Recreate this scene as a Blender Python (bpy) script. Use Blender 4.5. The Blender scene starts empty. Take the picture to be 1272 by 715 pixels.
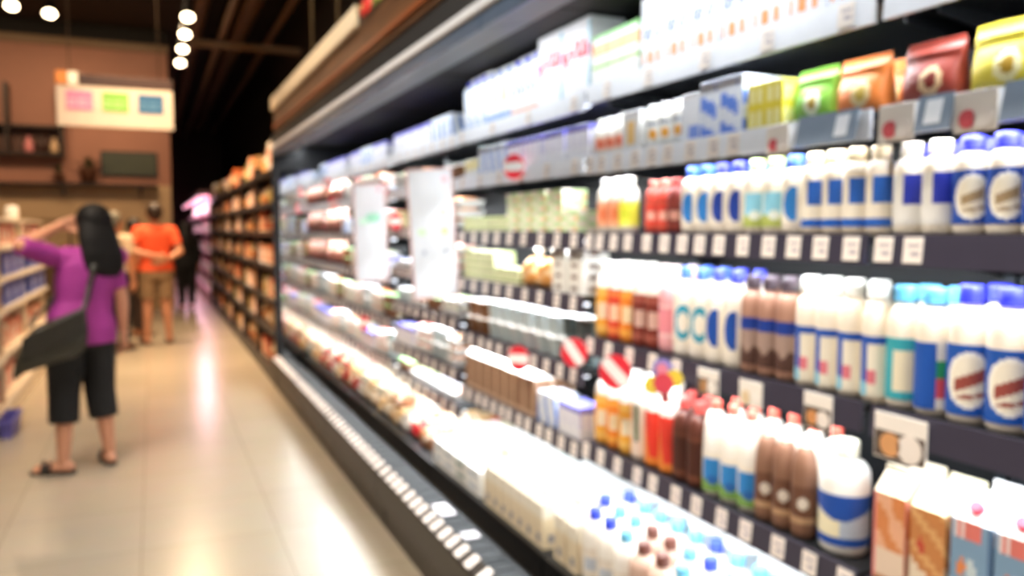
import bpy, bmesh, math, random
from mathutils import Vector, Matrix, noise

random.seed(7)
SC = bpy.context.scene
COL = SC.collection
PI = math.pi

# ------------------------------------------------------------------ materials
MATS = {}

def srgb(h):
    h = h.lstrip('#')
    c = [int(h[i:i + 2], 16) / 255 for i in (0, 2, 4)]
    return tuple(x / 12.92 if x <= .04045 else ((x + .055) / 1.055) ** 2.4 for x in c) + (1,)

def mat(key, rough=.45, metal=0, var=.08, scale=18, emit=0, alpha=1, trans=0, spec=.5, bump=0):
    """procedural material of one colour ('#rrggbb') with a little noise in value"""
    k = (key, rough, metal, var, scale, emit, alpha, trans, spec, bump)
    if k in MATS:
        return MATS[k]
    m = bpy.data.materials.new('mat_' + key.strip('#') + '_%d' % len(MATS))
    m.use_nodes = True
    nt = m.node_tree
    b = nt.nodes['Principled BSDF']
    b.inputs['Roughness'].default_value = rough
    b.inputs['Metallic'].default_value = metal
    b.inputs['Specular IOR Level'].default_value = spec
    c = srgb(key)
    if var:
        tc = nt.nodes.new('ShaderNodeTexCoord')
        n = nt.nodes.new('ShaderNodeTexNoise')
        n.inputs['Scale'].default_value = scale
        n.inputs['Detail'].default_value = 2
        mx = nt.nodes.new('ShaderNodeMix')
        mx.data_type = 'RGBA'
        mx.inputs[6].default_value = tuple(x * (1 - var) for x in c[:3]) + (1,)
        mx.inputs[7].default_value = tuple(min(1, x * (1 + var)) for x in c[:3]) + (1,)
        nt.links.new(tc.outputs['Object'], n.inputs['Vector'])
        nt.links.new(n.outputs['Fac'], mx.inputs[0])
        nt.links.new(mx.outputs[2], b.inputs['Base Color'])
        if bump:
            bp = nt.nodes.new('ShaderNodeBump')
            bp.inputs['Strength'].default_value = bump
            bp.inputs['Distance'].default_value = .01
            nt.links.new(n.outputs['Fac'], bp.inputs['Height'])
            nt.links.new(bp.outputs['Normal'], b.inputs['Normal'])
    else:
        b.inputs['Base Color'].default_value = c
    if emit:
        b.inputs['Emission Color'].default_value = c
        b.inputs['Emission Strength'].default_value = emit
    if trans:
        b.inputs['Transmission Weight'].default_value = trans
    if alpha < 1:
        b.inputs['Alpha'].default_value = alpha
    MATS[k] = m
    return m

def M(x):
    return mat(x) if isinstance(x, str) else x

def floor_material():
    m = bpy.data.materials.new('polished_floor_tile')
    m.use_nodes = True
    nt = m.node_tree
    b = nt.nodes['Principled BSDF']
    tc = nt.nodes.new('ShaderNodeTexCoord')
    mp = nt.nodes.new('ShaderNodeMapping')
    mp.inputs['Location'].default_value = (.09, .3, 0)
    br = nt.nodes.new('ShaderNodeTexBrick')
    br.offset = 0
    br.inputs['Scale'].default_value = 1
    br.inputs['Brick Width'].default_value = .6
    br.inputs['Row Height'].default_value = .6
    br.inputs['Mortar Size'].default_value = .0035
    br.inputs['Color1'].default_value = srgb('#a89c89')
    br.inputs['Color2'].default_value = srgb('#a39783')
    br.inputs['Mortar'].default_value = srgb('#8d816e')
    n = nt.nodes.new('ShaderNodeTexNoise')
    n.inputs['Scale'].default_value = 6
    n.inputs['Detail'].default_value = 6
    mx = nt.nodes.new('ShaderNodeMix')
    mx.data_type = 'RGBA'
    mx.blend_type = 'MULTIPLY'
    mx.inputs[0].default_value = .12
    nt.links.new(tc.outputs['Object'], mp.inputs['Vector'])
    nt.links.new(mp.outputs['Vector'], br.inputs['Vector'])
    nt.links.new(tc.outputs['Object'], n.inputs['Vector'])
    nt.links.new(br.outputs['Color'], mx.inputs[6])
    nt.links.new(n.outputs['Color'], mx.inputs[7])
    nt.links.new(mx.outputs[2], b.inputs['Base Color'])
    b.inputs['Roughness'].default_value = .24
    b.inputs['Specular IOR Level'].default_value = .55
    return m

def wood_material(name, c1, c2, rough=.45):
    m = bpy.data.materials.new(name)
    m.use_nodes = True
    nt = m.node_tree
    b = nt.nodes['Principled BSDF']
    tc = nt.nodes.new('ShaderNodeTexCoord')
    mp = nt.nodes.new('ShaderNodeMapping')
    mp.inputs['Scale'].default_value = (14, 1.2, 14)
    n = nt.nodes.new('ShaderNodeTexNoise')
    n.inputs['Scale'].default_value = 2
    n.inputs['Detail'].default_value = 5
    cr = nt.nodes.new('ShaderNodeValToRGB')
    cr.color_ramp.elements[0].position = .35
    cr.color_ramp.elements[0].color = srgb(c1)
    cr.color_ramp.elements[1].position = .68
    cr.color_ramp.elements[1].color = srgb(c2)
    nt.links.new(tc.outputs['Object'], mp.inputs['Vector'])
    nt.links.new(mp.outputs['Vector'], n.inputs['Vector'])
    nt.links.new(n.outputs['Fac'], cr.inputs['Fac'])
    nt.links.new(cr.outputs['Color'], b.inputs['Base Color'])
    b.inputs['Roughness'].default_value = rough
    return m

BLACK = mat('#0c0d0f', rough=.4)
CHAR = mat('#1b1d20', rough=.42)
STEEL = mat('#565b61', rough=.38, metal=.6)
ALU = mat('#c3c8cf', rough=.28, metal=.85)
RAIL = mat('#3d3947', rough=.35)
RAILW = mat('#eceff5', rough=.35)
WOOD = wood_material('oak_veneer', '#4a2f1c', '#6d4a2e')
DWOOD = wood_material('dark_wood', '#1d120b', '#33200f')
LED = mat('#eef5ff', emit=2.2, var=0)

# ------------------------------------------------------------------ mesh builder
class MB:
    def __init__(s):
        s.v, s.f, s.m, s.mats, s.sm = [], [], [], [], []

    def mi(s, m):
        m = M(m)
        if m not in s.mats:
            s.mats.append(m)
        return s.mats.index(m)

    def face(s, idx, m, smooth=False):
        s.f.append(idx); s.m.append(s.mi(m)); s.sm.append(smooth)

    def quad(s, a, b, c, d, m):
        n = len(s.v); s.v += [a, b, c, d]; s.face((n, n + 1, n + 2, n + 3), m)

    def box(s, x0, x1, y0, y1, z0, z1, m, ch=0):
        if ch:
            return s.cbox(x0, x1, y0, y1, z0, z1, m, ch)
        n = len(s.v)
        s.v += [(x, y, z) for z in (z0, z1) for y in (y0, y1) for x in (x0, x1)]
        for q in ((0, 2, 3, 1), (4, 5, 7, 6), (0, 1, 5, 4), (2, 6, 7, 3), (0, 4, 6, 2), (1, 3, 7, 5)):
            s.face(tuple(n + i for i in q), m)
        return s

    def cbox(s, x0, x1, y0, y1, z0, z1, m, ch):
        """box with chamfered vertical and horizontal edges"""
        c = min(ch, (x1 - x0) / 2.2, (y1 - y0) / 2.2, (z1 - z0) / 2.2)
        def ring(i, z):
            a, b, e, g = x0 + i, x1 - i, y0 + i, y1 - i
            return [(a + c, e, z), (b - c, e, z), (b, e + c, z), (b, g - c, z), (b - c, g, z), (a + c, g, z), (a, g - c, z), (a, e + c, z)]
        s.loft([ring(c, z0), ring(0, z0 + c), ring(0, z1 - c), ring(c, z1)], m, smooth=False)
        return s

    def loft(s, rings, m, smooth=True, cap0=True, cap1=True):
        n0 = len(s.v); k = len(rings[0])
        for r in rings:
            s.v += [tuple(p) for p in r]
        for i in range(len(rings) - 1):
            for j in range(k):
                a = n0 + i * k + j; b = n0 + i * k + (j + 1) % k
                s.face((a, b, b + k, a + k), m(i, j) if callable(m) else m, smooth)
        mm = m(0, 0) if callable(m) else m
        if cap0: s.face(tuple(n0 + j for j in reversed(range(k))), mm)
        if cap1: s.face(tuple(n0 + (len(rings) - 1) * k + j for j in range(k)), m(len(rings) - 2, 0) if callable(m) else m)
        return s

    def lathe(s, prof, seg, m, c=(0, 0, 0), smooth=True, cap0=True, cap1=True):
        return s.loft([[(c[0] + r * math.cos(2 * PI * j / seg), c[1] + r * math.sin(2 * PI * j / seg), c[2] + z) for j in range(seg)] for r, z in prof], m, smooth, cap0, cap1)

    def tube(s, pts, r, m, seg=8):
        pts = [Vector(p) for p in pts]
        rings = []
        for i, p in enumerate(pts):
            d = (pts[min(i + 1, len(pts) - 1)] - pts[max(i - 1, 0)]).normalized()
            up = Vector((0, 0, 1)) if abs(d.z) < .9 else Vector((1, 0, 0))
            a = d.cross(up).normalized(); b = d.cross(a)
            rr = r[i] if isinstance(r, (list, tuple)) else r
            rings.append([p + a * rr * math.cos(-2 * PI * j / seg) + b * rr * math.sin(-2 * PI * j / seg) for j in range(seg)])
        return s.loft(rings, m)

    def disc(s, c, u, v, r, th, m, seg=24, r2=None):
        """flat round plate: centre c, in-plane axes u, v"""
        c, u, v = Vector(c), Vector(u).normalized(), Vector(v).normalized()
        n = u.cross(v)
        ring = lambda k: [c + n * k + u * r * math.cos(2 * PI * j / seg) + v * (r2 or r) * math.sin(2 * PI * j / seg) for j in range(seg)]
        return s.loft([ring(-th / 2), ring(th / 2)], m, smooth=False)

    def gridface(s, o, du, dv, nu, nv, f):
        """printed face: nu x nv cells over o + a*du + b*dv, material f(a, b)"""
        o, du, dv = Vector(o), Vector(du), Vector(dv)
        n = len(s.v)
        for j in range(nv + 1):
            for i in range(nu + 1):
                s.v.append(tuple(o + du * (i / nu) + dv * (j / nv)))
        for j in range(nv):
            for i in range(nu):
                a = n + j * (nu + 1) + i
                s.face((a, a + 1, a + nu + 2, a + nu + 1), f((i + .5) / nu, (j + .5) / nv))

    def printed(s, w, d, h, fn, top, nu=10, nv=10, z0=0, fs=None):
        """carton body: front (-x) and both sides carry the print fn(a,b); w along y, d along x"""
        fs = fs or fn
        x0, x1, y0, y1 = -d / 2, d / 2, -w / 2, w / 2
        s.gridface((x0, y1, z0), (0, -w, 0), (0, 0, h), nu, nv, fn)
        s.gridface((x0, y0, z0), (d, 0, 0), (0, 0, h), nu, nv, fs)
        s.gridface((x1, y1, z0), (-d, 0, 0), (0, 0, h), nu, nv, fs)
        s.gridface((x1, y0, z0), (0, w, 0), (0, 0, h), nu, nv, fn)
        s.quad((x0, y0, z0 + h), (x1, y0, z0 + h), (x1, y1, z0 + h), (x0, y1, z0 + h), top)
        s.quad((x0, y1, z0), (x1, y1, z0), (x1, y0, z0), (x0, y0, z0), top)
        return s

    def mesh(s, name, weld=True):
        me = bpy.data.meshes.new(name)
        me.from_pydata([tuple(p) for p in s.v], [], s.f)
        for m in s.mats: me.materials.append(m)
        me.polygons.foreach_set('material_index', s.m)
        me.polygons.foreach_set('use_smooth', s.sm)
        if weld:
            b = bmesh.new(); b.from_mesh(me)
            bmesh.ops.remove_doubles(b, verts=b.verts, dist=1e-5)
            b.to_mesh(me); b.free()
        me.update()
        return me

    def build(s, name, parent=None, loc=None):
        return link(name, s.mesh(name), parent, loc)

def link(name, me, parent=None, loc=None):
    o = bpy.data.objects.new(name, me)
    COL.objects.link(o)
    if parent is not None: o.parent = parent
    if loc is not None: o.location = loc
    return o

def empty(name, loc=(0, 0, 0), rz=0):
    o = bpy.data.objects.new(name, None)
    o.empty_display_size = .05
    COL.objects.link(o)
    o.location = loc; o.rotation_euler = (0, 0, rz)
    return o

def tag(o, label, cat, group=None, kind=None):
    o['label'] = label; o['category'] = cat
    if group: o['group'] = group
    if kind: o['kind'] = kind
    return o

def struct(o):
    o['kind'] = 'structure'
    return o

ORD = ['zeroth', 'first', 'second', 'third', 'fourth', 'fifth', 'sixth', 'seventh', 'eighth', 'ninth', 'tenth', 'eleventh', 'twelfth',
       'thirteenth', 'fourteenth', 'fifteenth', 'sixteenth', 'seventeenth', 'eighteenth', 'nineteenth', 'twentieth']
def ordn(n):
    if n <= 20: return ORD[n]
    t = ['', '', 'twenty', 'thirty', 'forty', 'fifty', 'sixty', 'seventy', 'eighty', 'ninety'][n // 10]
    if n % 10 == 0: return t[:-1] + 'ieth'
    return t + '-' + ORD[n % 10]

# ------------------------------------------------------------------ product prototypes
# a prototype is (object name, description, category, [(part, mesh, [(sub, mesh)])], depth, single)
PROTO = {}
def proto(key, name, desc, cat, parts, depth):
    PROTO[key] = dict(name=name, desc=desc, cat=cat, parts=parts, depth=depth)

REG = []       # (object, description, place text, sort key)
def place(key, loc, where, order, group, rz=0, extra='', s=1):
    p = PROTO[key]
    if len(p['parts']) == 1:
        r = link(p['name'], p['parts'][0][1], None, loc)
        r.rotation_euler.z = rz
    else:
        r = empty(p['name'], loc, rz)
        for nm, me, *subs in p['parts']:
            o = link(nm, me, r)
            for sn, sm in (subs[0] if subs else []):
                link(sn, sm, o)
    if s != 1: r.scale = (s, s, s)
    r['category'] = p['cat']; r['group'] = group
    REG.append((r, p['desc'], (extra + ' ' if extra else '') + where, order))
    return r

FACE = math.atan2(-.62, -.78)      # the direction in which printed fronts of bottles look: out into the aisle
def sleeve(r, z0, z1, fn, nu=72, nv=30, prof=None):
    b = MB()
    pr = prof or (lambda v: r)
    rings = []
    for j in range(nv + 1):
        v = j / nv
        rings.append([(pr(v) * math.cos(FACE + 2 * PI * ((i / nu) - .5)), pr(v) * math.sin(FACE + 2 * PI * ((i / nu) - .5)), z0 + (z1 - z0) * v) for i in range(nu)])
    b.loft(rings, lambda j, i: fn((i + .5) / nu - .5, (j + .5) / nv), True, False, False)
    return b.mesh('label')

def bottle(key, desc, h, r, body, cap, fn=None, l0=.12, l1=.55, neck=.4, sh=.62, name='milk_bottle', cat='bottle', caph=.085, nk=.84, waist=0, capr=None, top=None):
    b = MB()
    R = r
    nlow = 3 + (2 if waist else 0)
    prof = [(R * .82, 0), (R * .96, .012), (R, .03)]
    prof += [(R * (1 - waist), h * (l0 - .02)), (R * (1 - waist), h * (l1 + .02))] if waist else []
    prof += [(R, h * sh)]
    for k in range(1, 6):
        t = k / 5
        prof.append((R * (neck + (1 - neck) * (math.cos(t * PI / 2) ** 1.1)), h * (sh + (nk - sh) * math.sin(t * PI / 2) ** .9)))
    prof += [(R * neck, h * (1 - caph))]
    b.lathe(prof, 24, (lambda i, j: top if i >= nlow else body) if top else body)
    parts = [('body', b.mesh('body'))]
    c = MB()
    cr = capr or R * neck * 1.18
    z0 = h * (1 - caph)
    c.lathe([(cr, z0 - .012), (cr, z0 - .006), (cr * .97, z0 - .005), (cr, z0), (cr, h - .003), (cr * .9, h)], 16, cap)
    parts.append(('cap', c.mesh('cap')))
    if fn:
        parts.append(('label', sleeve(R * (1 - waist) * 1.012, h * l0, h * l1, fn)))
    proto(key, name, desc, cat, parts, 2 * r)

# label prints: a in -.5..+.5 around the bottle (0 faces the aisle), v 0..1 upward
W, CR = '#f4efe6', '#efe0c8'
def p_oval(bg, ov, ink, rw=.17, rv=.40):
    def f(a, v):
        d = (a / rw) ** 2 + ((v - .5) / rv) ** 2
        if d < .72:
            return ink if (abs((v - .5) - a * .8) < .09 and abs(a) < rw * .62) or abs(v - .27 - a * .3) < .03 else ov
        return '#f7f3ea' if d < 1 else bg
    return f
def p_split(c1, c2, c3):
    def f(a, v):
        if v > .86: return c1
        k = math.floor((a + .5) * 10)
        if k % 3 == 0: return c1 if v > .35 - .1 * (k % 2) else '#7fc3dc'
        return c3 if .2 < v < .42 and k % 3 == 1 else c2
    return f
def p_lens(bg, c1):
    def f(a, v):
        d = (a / .13) ** 2 + ((v - .5) / .46) ** 2
        return c1 if .35 < d < 1 else bg
    return f
def p_half(bg, c1):
    def f(a, v):
        d = (a / .15) ** 2 + ((v - .5) / .48) ** 2
        return c1 if d < 1 and a < .03 else bg
    return f
def p_band(c1, c2, c3=None):
    def f(a, v):
        if v < .14 or v > .9: return c2
        if c3 and abs(a) < .09 and .3 < v < .7: return c3
        return c1
    return f
def p_land(sky, wht, grass, dot):
    def f(a, v):
        if (a / .08) ** 2 + ((v - .3) / .12) ** 2 < 1: return dot
        if v < .3: return grass
        if abs(a) < .15: return sky if v < .88 else wht
        return wht
    return f
def p_flag():
    def f(a, v):
        if abs(a - .08) < .05: return '#e8e3d6' if v > .72 else '#2f9a63' if v > .45 else '#de5561' if v > .18 else '#f0e9dc'
        return '#1f55ae'
    return f

bottle('teal_bottle', 'white milk bottle with teal oval label', .265, .037, '#f3eadb', '#4d73dd', p_lens('#f3eadb', '#2d9bb8'), .18, .60, sh=.66)
bottle('blue_bottle', 'white milk bottle with half blue oval', .265, .036, '#f3eadb', '#4a52e0', p_half('#f3eadb', '#1f4fa6'), .18, .60, sh=.66)
bottle('pink_bottle', 'pink strawberry milk bottle with pale cap', .265, .036, '#eca9ad', '#f1d4d4', p_band('#e98f99', '#f2c3c3'), .18, .55, sh=.66)
bottle('choc_bottle', 'chocolate milk bottle with blue label', .255, .031, '#ab806c', '#4a3d45', lambda a, v: '#1f3d92' if v > .72 else ('#553a33' if v < .32 + .08 * math.sin(a * 30) else '#a58b7f'), .10, .58, sh=.68, neck=.55, name='chocolate_milk_bottle')
bottle('fruit_bottle', 'cream bottle with blue and pink print', .26, .032, '#f6ead7', '#fbf6ec', p_split('#2455b0', '#ece3cf', '#df7a86'), .06, .56, sh=.64, neck=.6)
bottle('aqua_bottle', 'cream bottle with turquoise label', .258, .034, '#f6ead7', '#63b7e2', lambda a, v: '#ece1c2' if abs(a) < .1 and .12 < v < .8 else '#3aa7b4', .08, .58, sh=.64, neck=.56)
bottle('flag_bottle', 'cream bottle with striped blue label', .258, .034, '#f6ead7', '#61b1e6', p_flag(), .06, .58, sh=.64, neck=.56)
bottle('big_blue_bottle', 'big milk bottle with oval blue label', .268, .0385, '#f6ead9', '#3a3fe8', p_oval('#1f56ae', '#efe6d2', '#9c4c43'), .07, .58, sh=.66, neck=.5)
bottle('orange_juice', 'orange juice bottle with white cap', .265, .037, '#f0913a', '#f7f2e6', p_band('#f08a32', '#f3ab4a', '#f4dcb0'), .1, .62, sh=.66, neck=.5, name='juice_bottle', top='#f6ece0')
bottle('yellow_juice', 'yellow juice bottle with white cap', .265, .037, '#f2b24a', '#f7f2e6', p_band('#f2ac3e', '#f4c268', '#efe0c0'), .1, .62, sh=.66, neck=.5, name='juice_bottle', top='#f6ece0')
bottle('red_juice', 'red juice bottle with white cap', .265, .037, '#e65a3c', '#f7f2e6', p_band('#e24f36', '#ee8a4a', '#f3cfae'), .1, .62, sh=.66, neck=.5, name='juice_bottle', top='#f4e2d2')
bottle('berry_juice', 'dark berry juice bottle', .262, .035, '#8e3d2f', '#e9d5cb', p_band('#7c3228', '#a4584a', '#d9b4a4'), .1, .6, sh=.64, neck=.45, name='juice_bottle', top='#e6cfc0')
bottle('brown_juice', 'dark brown juice bottle with red neck', .25, .034, '#5c2f22', '#c94b44', p_band('#4d261c', '#71402e'), .08, .6, sh=.62, neck=.42, name='juice_bottle')
bottle('leaf_bottle', 'pale bottle with green leaf stripe', .265, .037, '#f0ddcb', '#f6f1e8', lambda a, v: '#3f6a46' if abs(a + .05) < .04 and v > .25 else '#f0d9c6', .08, .7, sh=.66, neck=.5, name='juice_bottle', top='#f8f2e8')
bottle('flame_bottle', 'orange bottle with red flame label', .265, .037, '#ee8436', '#f4efe4', lambda a, v: '#ea3f30' if abs(a) < .16 * (v + .25) and v > .12 else '#ee8b3a', .05, .68, sh=.66, neck=.5, name='juice_bottle', top='#f6ece0')
bottle('redtop_bottle', 'tall white bottle with small red cap', .27, .035, '#f7f0e4', '#e6604f', p_land('#2f86cd', '#f5ecdc', '#7da656', '#2b68b4'), .06, .46, sh=.5, neck=.36, nk=.9)
bottle('malt_bottle', 'slim brown malt bottle with round badge', .25, .031, '#86604b', '#f2eee6', lambda a, v: '#ded3c4' if (a / .075) ** 2 + ((v - .55) / .17) ** 2 < 1 else ('#b8936f' if v < .16 else '#6b4634'), .16, .52, sh=.55, neck=.38, nk=.9, name='malt_drink_bottle')
bottle('jug', 'big white milk jug with blue and cream label', .262, .056, '#fbf8f2', '#e9e4cf', lambda a, v: '#1d4fa8' if v < .16 or v > .93 or (v > .45 + abs(a + .02) * 1.2 and v > .5) else ('#efe6c4' if a < -.02 else '#b9c6d6' if v < .7 else '#1d4fa8'), .1, .55, sh=.66, neck=.45, name='milk_jug')
bottle('tall_yogurt', 'white drinking yogurt bottle with blue oval', .192, .033, '#f6ead8', '#3d62cf', p_half('#f5eddd', '#2f7cc6'), .16, .62, sh=.66, neck=.5, name='yogurt_drink_bottle')
bottle('tall_yogurt_dark', 'white drinking yogurt bottle with navy oval', .192, .033, '#f6ead8', '#3437b8', p_half('#f5eddd', '#223f98'), .16, .62, sh=.66, neck=.5, name='yogurt_drink_bottle')
bottle('green_yogurt', 'white drinking yogurt bottle with green fields', .192, .033, '#f6ead8', '#cbe08a', p_land('#8fd0e6', '#f3ecd8', '#b4bf66', '#e9f0e8'), .1, .62, sh=.66, neck=.5, name='yogurt_drink_bottle')
bottle('blue_yogurt', 'cream yogurt bottle with blue block label', .192, .03, '#f5e6cf', '#f2dcb4', lambda a, v: '#2a63bd' if v < .16 or (v > .45 and abs(a - .03) < .12) else '#efe5d2', .1, .66, sh=.68, neck=.55, name='yogurt_drink_bottle')
bottle('half_litre', 'stout cream milk bottle with blue label', .19, .0325, '#f6ead6', '#f4ead8', lambda a, v: '#2a38a8' if v > .4 and abs(a - .02) < .09 else ('#d98880' if abs(a - .14) < .02 else '#e6e3dc'), .12, .66, sh=.68, neck=.55)
bottle('half_litre_blue', 'stout milk bottle with royal blue cap', .19, .0325, '#f6ead6', '#3f41ee', p_oval('#1f4aa2', '#efe6d0', '#a98f6a', .16, .42), .12, .66, sh=.68, neck=.55)
bottle('coral_bottle', 'white bottle with coral fruit label', .185, .034, '#f7ecdc', '#f8f2e6', p_band('#f0a27a', '#f4b890', '#e67f52'), .12, .58, sh=.62, neck=.5, name='juice_bottle')
bottle('lime_bottle', 'white bottle with lime yellow label', .185, .034, '#f7ecdc', '#f8f2e6', p_band('#e6e24a', '#eeea7a', '#c8cc35'), .12, .58, sh=.62, neck=.5, name='juice_bottle')
bottle('small_red', 'small red sauce bottle', .165, .029, '#cf4b3a', '#e27a6a', p_band('#da3c30', '#e2604a', '#f2b3a0'), .12, .55, sh=.6, neck=.5, name='sauce_bottle')
bottle('small_brown', 'small dark red sauce bottle', .165, .029, '#7d2f28', '#b5463f', p_band('#6b2722', '#8d3d33', '#c98f80'), .12, .55, sh=.6, neck=.5, name='sauce_bottle')
bottle('cream_pot', 'small white bottle with peach label', .125, .028, '#f6f0e6', '#fbf8f2', p_band('#f2b79c', '#f6efe4', '#e8765a'), .1, .55, sh=.62, neck=.6, name='cream_bottle')
bottle('honey_pot', 'small white bottle with orange dot', .13, .03, '#f5f2ea', '#fbf9f4', lambda a, v: '#eea93c' if (a / .07) ** 2 + ((v - .35) / .2) ** 2 < 1 else ('#8b93a3' if .7 < v < .85 and abs(a) < .12 else '#f1efe8'), .1, .7, sh=.74, neck=.62, name='cream_bottle')
bottle('deck_blue', 'white milk bottle with royal blue cap', .245, .043, '#f8f1e6', '#3a4fd8', p_band('#f3e9da', '#e9dccb', '#c9cfd8'), .1, .5, sh=.66, neck=.42)
bottle('deck_light', 'white milk bottle with sky blue cap', .238, .043, '#f8f1e6', '#6db7d8', p_band('#f3e9da', '#e9dccb', '#d8c9b4'), .1, .5, sh=.66, neck=.42)
bottle('deck_brown', 'pale cocoa milk bottle with brown cap', .235, .043, '#cfae9b', '#6e4238', p_band('#d8bfae', '#b9937f', '#efe3d6'), .1, .5, sh=.66, neck=.42, name='chocolate_milk_bottle')

def carton(key, desc, w, d, h, fn, gable, capc=None, name='juice_carton', fs=None):
    hb = h * .78
    b = MB().printed(w, d, hb, fn, gable, 12, 16, 0, fs)
    parts = [('body', b.mesh('body'))]
    g = MB()
    zt = h * .95
    y0, y1 = -w / 2, w / 2
    A = [(-d / 2, y0, hb), (-d / 2, y1, hb), (d / 2, y1, hb), (d / 2, y0, hb)]
    r0, r1 = (-.003, y0, zt), (-.003, y1, zt)
    r2, r3 = (.003, y1, zt), (.003, y0, zt)
    for q in ((A[1], A[0], r0, r1), (A[3], A[2], r2, r3)): g.quad(*q, gable)
    g.quad(A[0], A[3], r3, r0, gable); g.quad(A[2], A[1], r1, r2, gable)
    g.box(-.004, .004, y0, y1, zt - .001, h, gable)
    parts.append(('gable_top', g.mesh('gable_top')))
    if capc:
        c = MB()
        n = Vector((-(zt - hb), 0, d / 2)).normalized()
        ctr = Vector((-d / 4, 0, (zt + hb) / 2))
        u = Vector((0, 1, 0)); v = n.cross(u)
        c.loft([[ctr + n * k + u * rr * math.cos(2 * PI * j / 16) + v * rr * math.sin(2 * PI * j / 16) for j in range(16)] for rr, k in ((.014, -.004), (.014, .012), (.012, .015))], capc)
        parts.append(('cap', c.mesh('cap')))
    proto(key, name, desc, 'carton', parts, d)

def c_swirl(a, v):
    if a < .12: return '#e98a86'
    s = math.sin(a * 7 + v * 9) + math.sin(v * 13 - a * 4) * .6
    if v < .36: return '#ecd3bb' if v > .06 else '#c98f66'
    return '#d98850' if s > -.1 else '#e9b08c'
def c_brown(a, v):
    if (a - .3) ** 2 * 1.2 + (v - .58) ** 2 < .012: return '#c24a36'
    if v < .42 - .3 * a: return '#ecd9c0'
    return '#c8844c' if math.sin(v * 18 + a * 6) > -.5 else '#dda86e'
def c_blue(a, v):
    if v > .8 and .1 < a < .75: return '#e07a70' if math.sin(a * 40) > -.5 else '#ead9d6'
    if (a - .28) ** 2 + ((v - .52) * 1.3) ** 2 < .012: return '#e08a52'
    if abs(a - .6 - .1 * math.sin(v * 8)) < .12 and v < .6: return '#c8d6da'
    return '#7fa0bd' if a < .9 else '#55759c'
carton('pink_carton', 'tall pink and tan fruit milk carton', .078, .075, .245, c_swirl, '#efe0c4', None)
carton('brown_carton', 'tall tan carton with red berry print', .078, .075, .24, c_brown, '#efe4c0', None)
carton('blue_carton', 'grey blue carton with red cap', .082, .078, .25, c_blue, '#fbfaf7', '#dc4058', name='milk_carton')
carton('cream_carton', 'cream milk carton standing upright', .075, .07, .205, lambda a, v: '#8d8b96' if .3 < a < .7 and .1 < v < .3 else '#ead9b8' if v < .7 else '#efe7d4', '#f2ead8', None, name='milk_carton')
carton('tan_carton', 'tan coffee carton with white top', .095, .09, .2, lambda a, v: '#8f6b52' if a < .82 and v > .12 else '#c8a78c', '#f6f2ea', None, name='coffee_carton')
carton('white_carton', 'white milk carton with pale blue waves', .085, .08, .25, lambda a, v: '#86aee6' if math.sin(a * 9 + v * 7) > .55 else '#f3f4f6', '#f7f8fa', '#4a52e0', name='milk_carton')
carton('lemon_carton', 'white carton with yellow and blue print', .085, .08, .24, lambda a, v: '#efdf9a' if v > .45 and a < .6 else ('#8fb2e2' if v < .2 else '#f4f2ea'), '#f6f5ef', '#7d98e0', name='milk_carton')
carton('letter_carton', 'white carton with big blue shapes', .085, .08, .245, lambda a, v: '#4a66d8' if .45 < v < .9 and (int(a * 4) + int(v * 9)) % 2 == 0 else ('#f0b49a' if v < .14 else '#f3f3f6'), '#eceef6', '#4a52e0', name='milk_carton')

def box(key, desc, w, d, h, fn, top, name='packaged_box', cat='box', flap=True, fs=None, nu=14, nv=12):
    b = MB().printed(w, d, h, fn, top, nu, nv, 0, fs)
    parts = [('carton_body', b.mesh('carton_body'))]
    if flap:
        f = MB()
        f.box(-d / 2 - .0008, d / 2 + .0008, -w / 2 - .0008, w / 2 + .0008, h - .012, h + .002, top, .001)
        parts.append(('lid', f.mesh('lid')))
    proto(key, name, desc, cat, parts, d)

def p_lines(bg, ink, c2, lo=.35, hi=.75):
    def f(a, v):
        if lo < v < hi and .08 < a < .92:
            return ink if math.sin(a * 34 + math.sin(v * 20) * 2) > .1 else bg
        return c2 if .12 < v < .22 and .1 < a < .8 and math.sin(a * 20) > -.3 else bg
    return f
box('red_text_box', 'large white box with red lettering band', .2, .14, .265, lambda a, v: '#7cc4dc' if a > .95 else (('#dc3346' if math.sin(a * 26 + v * 9) > -.7 else '#f0dfe2') if .42 < v - .12 * a < .66 else '#f2f1f5'), '#f0f2f6', name='milk_multipack')
box('blue_text_box', 'tall white box with small blue lettering', .123, .12, .215, p_lines('#e6e8ee', '#3f5ad6', '#e89a5c', .42, .62), '#f5f6f9', name='milk_multipack')
box('stripe_box', 'white box with peach and green stripes', .09, .1, .165, lambda a, v: '#ecc08c' if .62 < v < .8 else ('#a9d07c' if .3 < v < .42 else '#f3f3ee'), '#8fd07c', name='milk_multipack')
box('white_pack', 'white yogurt multipack with lilac top', .17, .11, .115, lambda a, v: '#6b63c6' if v > .82 else ('#d8d6ea' if math.sin(a * 22) > .3 and v > .3 else '#eeeef4'), '#8583dc', name='yogurt_multipack')
box('blue_pack', 'white and blue multipack', .15, .11, .12, lambda a, v: '#7f9fda' if math.sin(a * 12 + v * 3) > .2 else '#eef1f6', '#dfe6f2', name='yogurt_multipack')
box('yellow_small', 'small pale yellow dairy box', .08, .08, .075, lambda a, v: '#efe2a6' if v > .4 else '#e8e8e2', '#efe8c0', name='butter_box')
box('orange_white_pack', 'white box with golden window', .1, .09, .125, lambda a, v: '#e8bf74' if .3 < a < .7 and .15 < v < .75 else '#dddcda', '#cfcfd2', name='yogurt_multipack')
box('white_sq', 'white carton with pale blue corner', .08, .09, .13, lambda a, v: '#7f9ce6' if v < .3 and a > .4 else '#e8ebf2', '#eef0f4', name='yogurt_multipack')
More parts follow.
